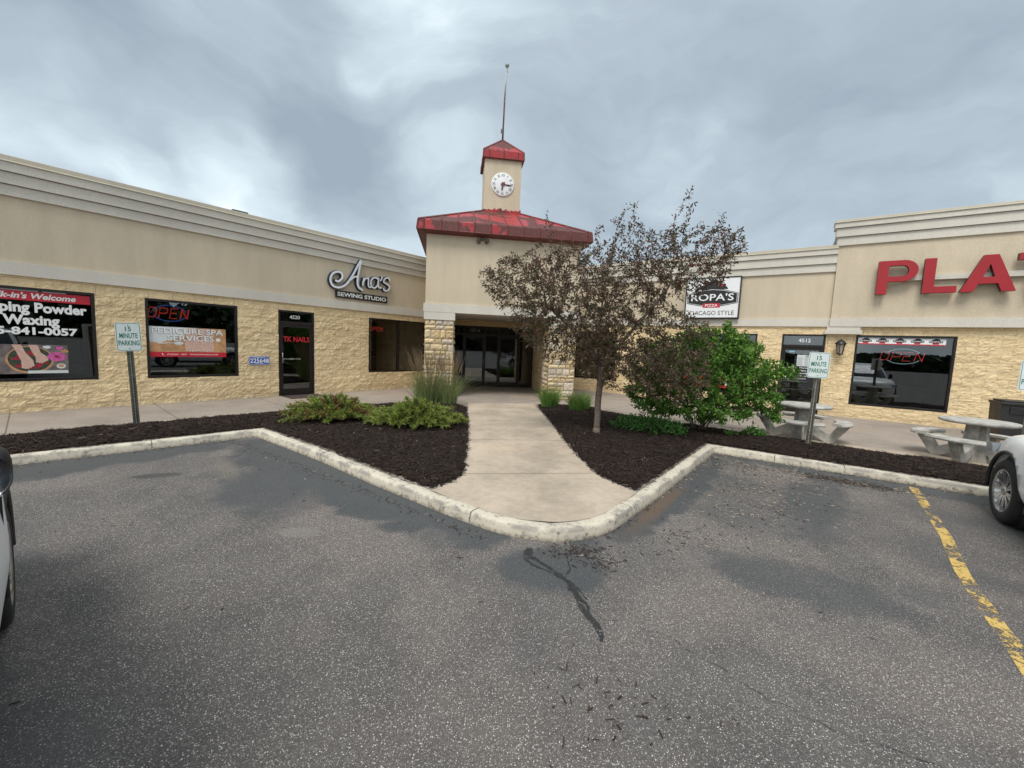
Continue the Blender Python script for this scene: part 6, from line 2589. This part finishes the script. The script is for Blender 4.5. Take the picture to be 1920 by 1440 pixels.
        m_.lathe([(0, 0), (.9, 0), (1, .01)], 20, 0, Matrix.Translation((.3445, sy * .94, 1.13)) @ Matrix.Diagonal((1, .055, .088, 1)) @ Matrix.Rotation(rad(-90), 4, 'Y'))
        m_.build('mirror_glass', M['chrome'], mr)
        # door shut lines and handles
        m_ = MB()
        for x in (.92, -.12, -1.02):
            for z0_, z1_ in ((.36, .62), (.62, .88), (.88, .99)):
                yy = lambda z: sy * (.93 * (1.0 - .045 * max(0, (z - .62) / .38)) + .0015)
                m_.box(x - .004, x + .004, min(yy(z0_), yy(z1_)) - .004, max(yy(z0_), yy(z1_)) + .001, z0_, z1_)
        m_.build('door_gap', M['black'], t)
        for x in (.02, -.90):
            m_ = MB()
            m_.box(x - .02, x + .16, sy * .925 - .022, sy * .925 + .022, .855, .885, bev=.008)
            m_.build('door_handle', M['carpaint'], t)
        m_ = MB()
        m_.tube([(.35, sy * .63, 1.615), (-.2, sy * .66, 1.655), (-1.2, sy * .63, 1.645), (-1.5, sy * .58, 1.60)], .014, 6)
        m_.build('roof_rail', M['chrome'], t)
    m_ = MB()
    m_.box(-2.29, -2.22, -.26, .26, .70, .83, bev=.004)
    m_.build('plate_recess', M['plastic'], t)
    return t


def place_car(o, wheel_xy, heading, side):
    """put the outer face of the front wheel on the given side at wheel_xy"""
    h = rad(heading)
    lx_, ly_ = 1.345, side * .93
    o.location = (wheel_xy[0] - (lx_ * math.cos(h) - ly_ * math.sin(h)), wheel_xy[1] - (lx_ * math.sin(h) + ly_ * math.cos(h)), 0)
    o.rotation_euler = (0, 0, h)


car1 = build_car('white crossover with silver multi-spoke wheels parked at the right edge, nose to the kerb')
place_car(car1, (5.57, 4.41), 55.5, 1)
car2 = copy_tree(car1)
car2['label'] = 'white car cut off by the left edge, only black mirror, flank and tyre showing'
place_car(car2, (-2.905, 2.236), 140, -1)

# ================================================================== far side of the car park (seen in the shop windows)
V, F, T_ = [], [], []
g_ = np.random.default_rng(2)
n = 26000
aa = g_.uniform(rad(-178), rad(-2), n)
rr_ = g_.normal(95, 5, n)
hh_ = np.where(aa < rad(-95), 2.3, 8.0) * (1 + .25 * vnoise(aa * 9, np.zeros(n), 4) + .2 * vnoise(aa * 40, np.zeros(n), 6))
zz = g_.uniform(0, 1, n) ** .8 * hh_
c_ = np.stack([rr_ * np.cos(aa), rr_ * np.sin(aa), zz], 1)
d = g_.normal(0, 1, (n, 3))
d /= np.linalg.norm(d, axis=1)[:, None]
e = np.cross(d, g_.normal(0, 1, (n, 3)))
e /= np.linalg.norm(e, axis=1)[:, None]
V = np.stack([c_ + d * .9, c_ + e * .9, c_ - d * .9, c_ - e * .9], 1).reshape(-1, 3)
F = np.arange(n * 4).reshape(-1, 4)
tint = np.array([.035, .055, .022])[None, :] * g_.uniform(.5, 1.4, (n, 1))
o = np_obj('tree_line', V, F, M['leaf'], tint=np.repeat(tint, 4, axis=0))
tag(o, kind='stuff')
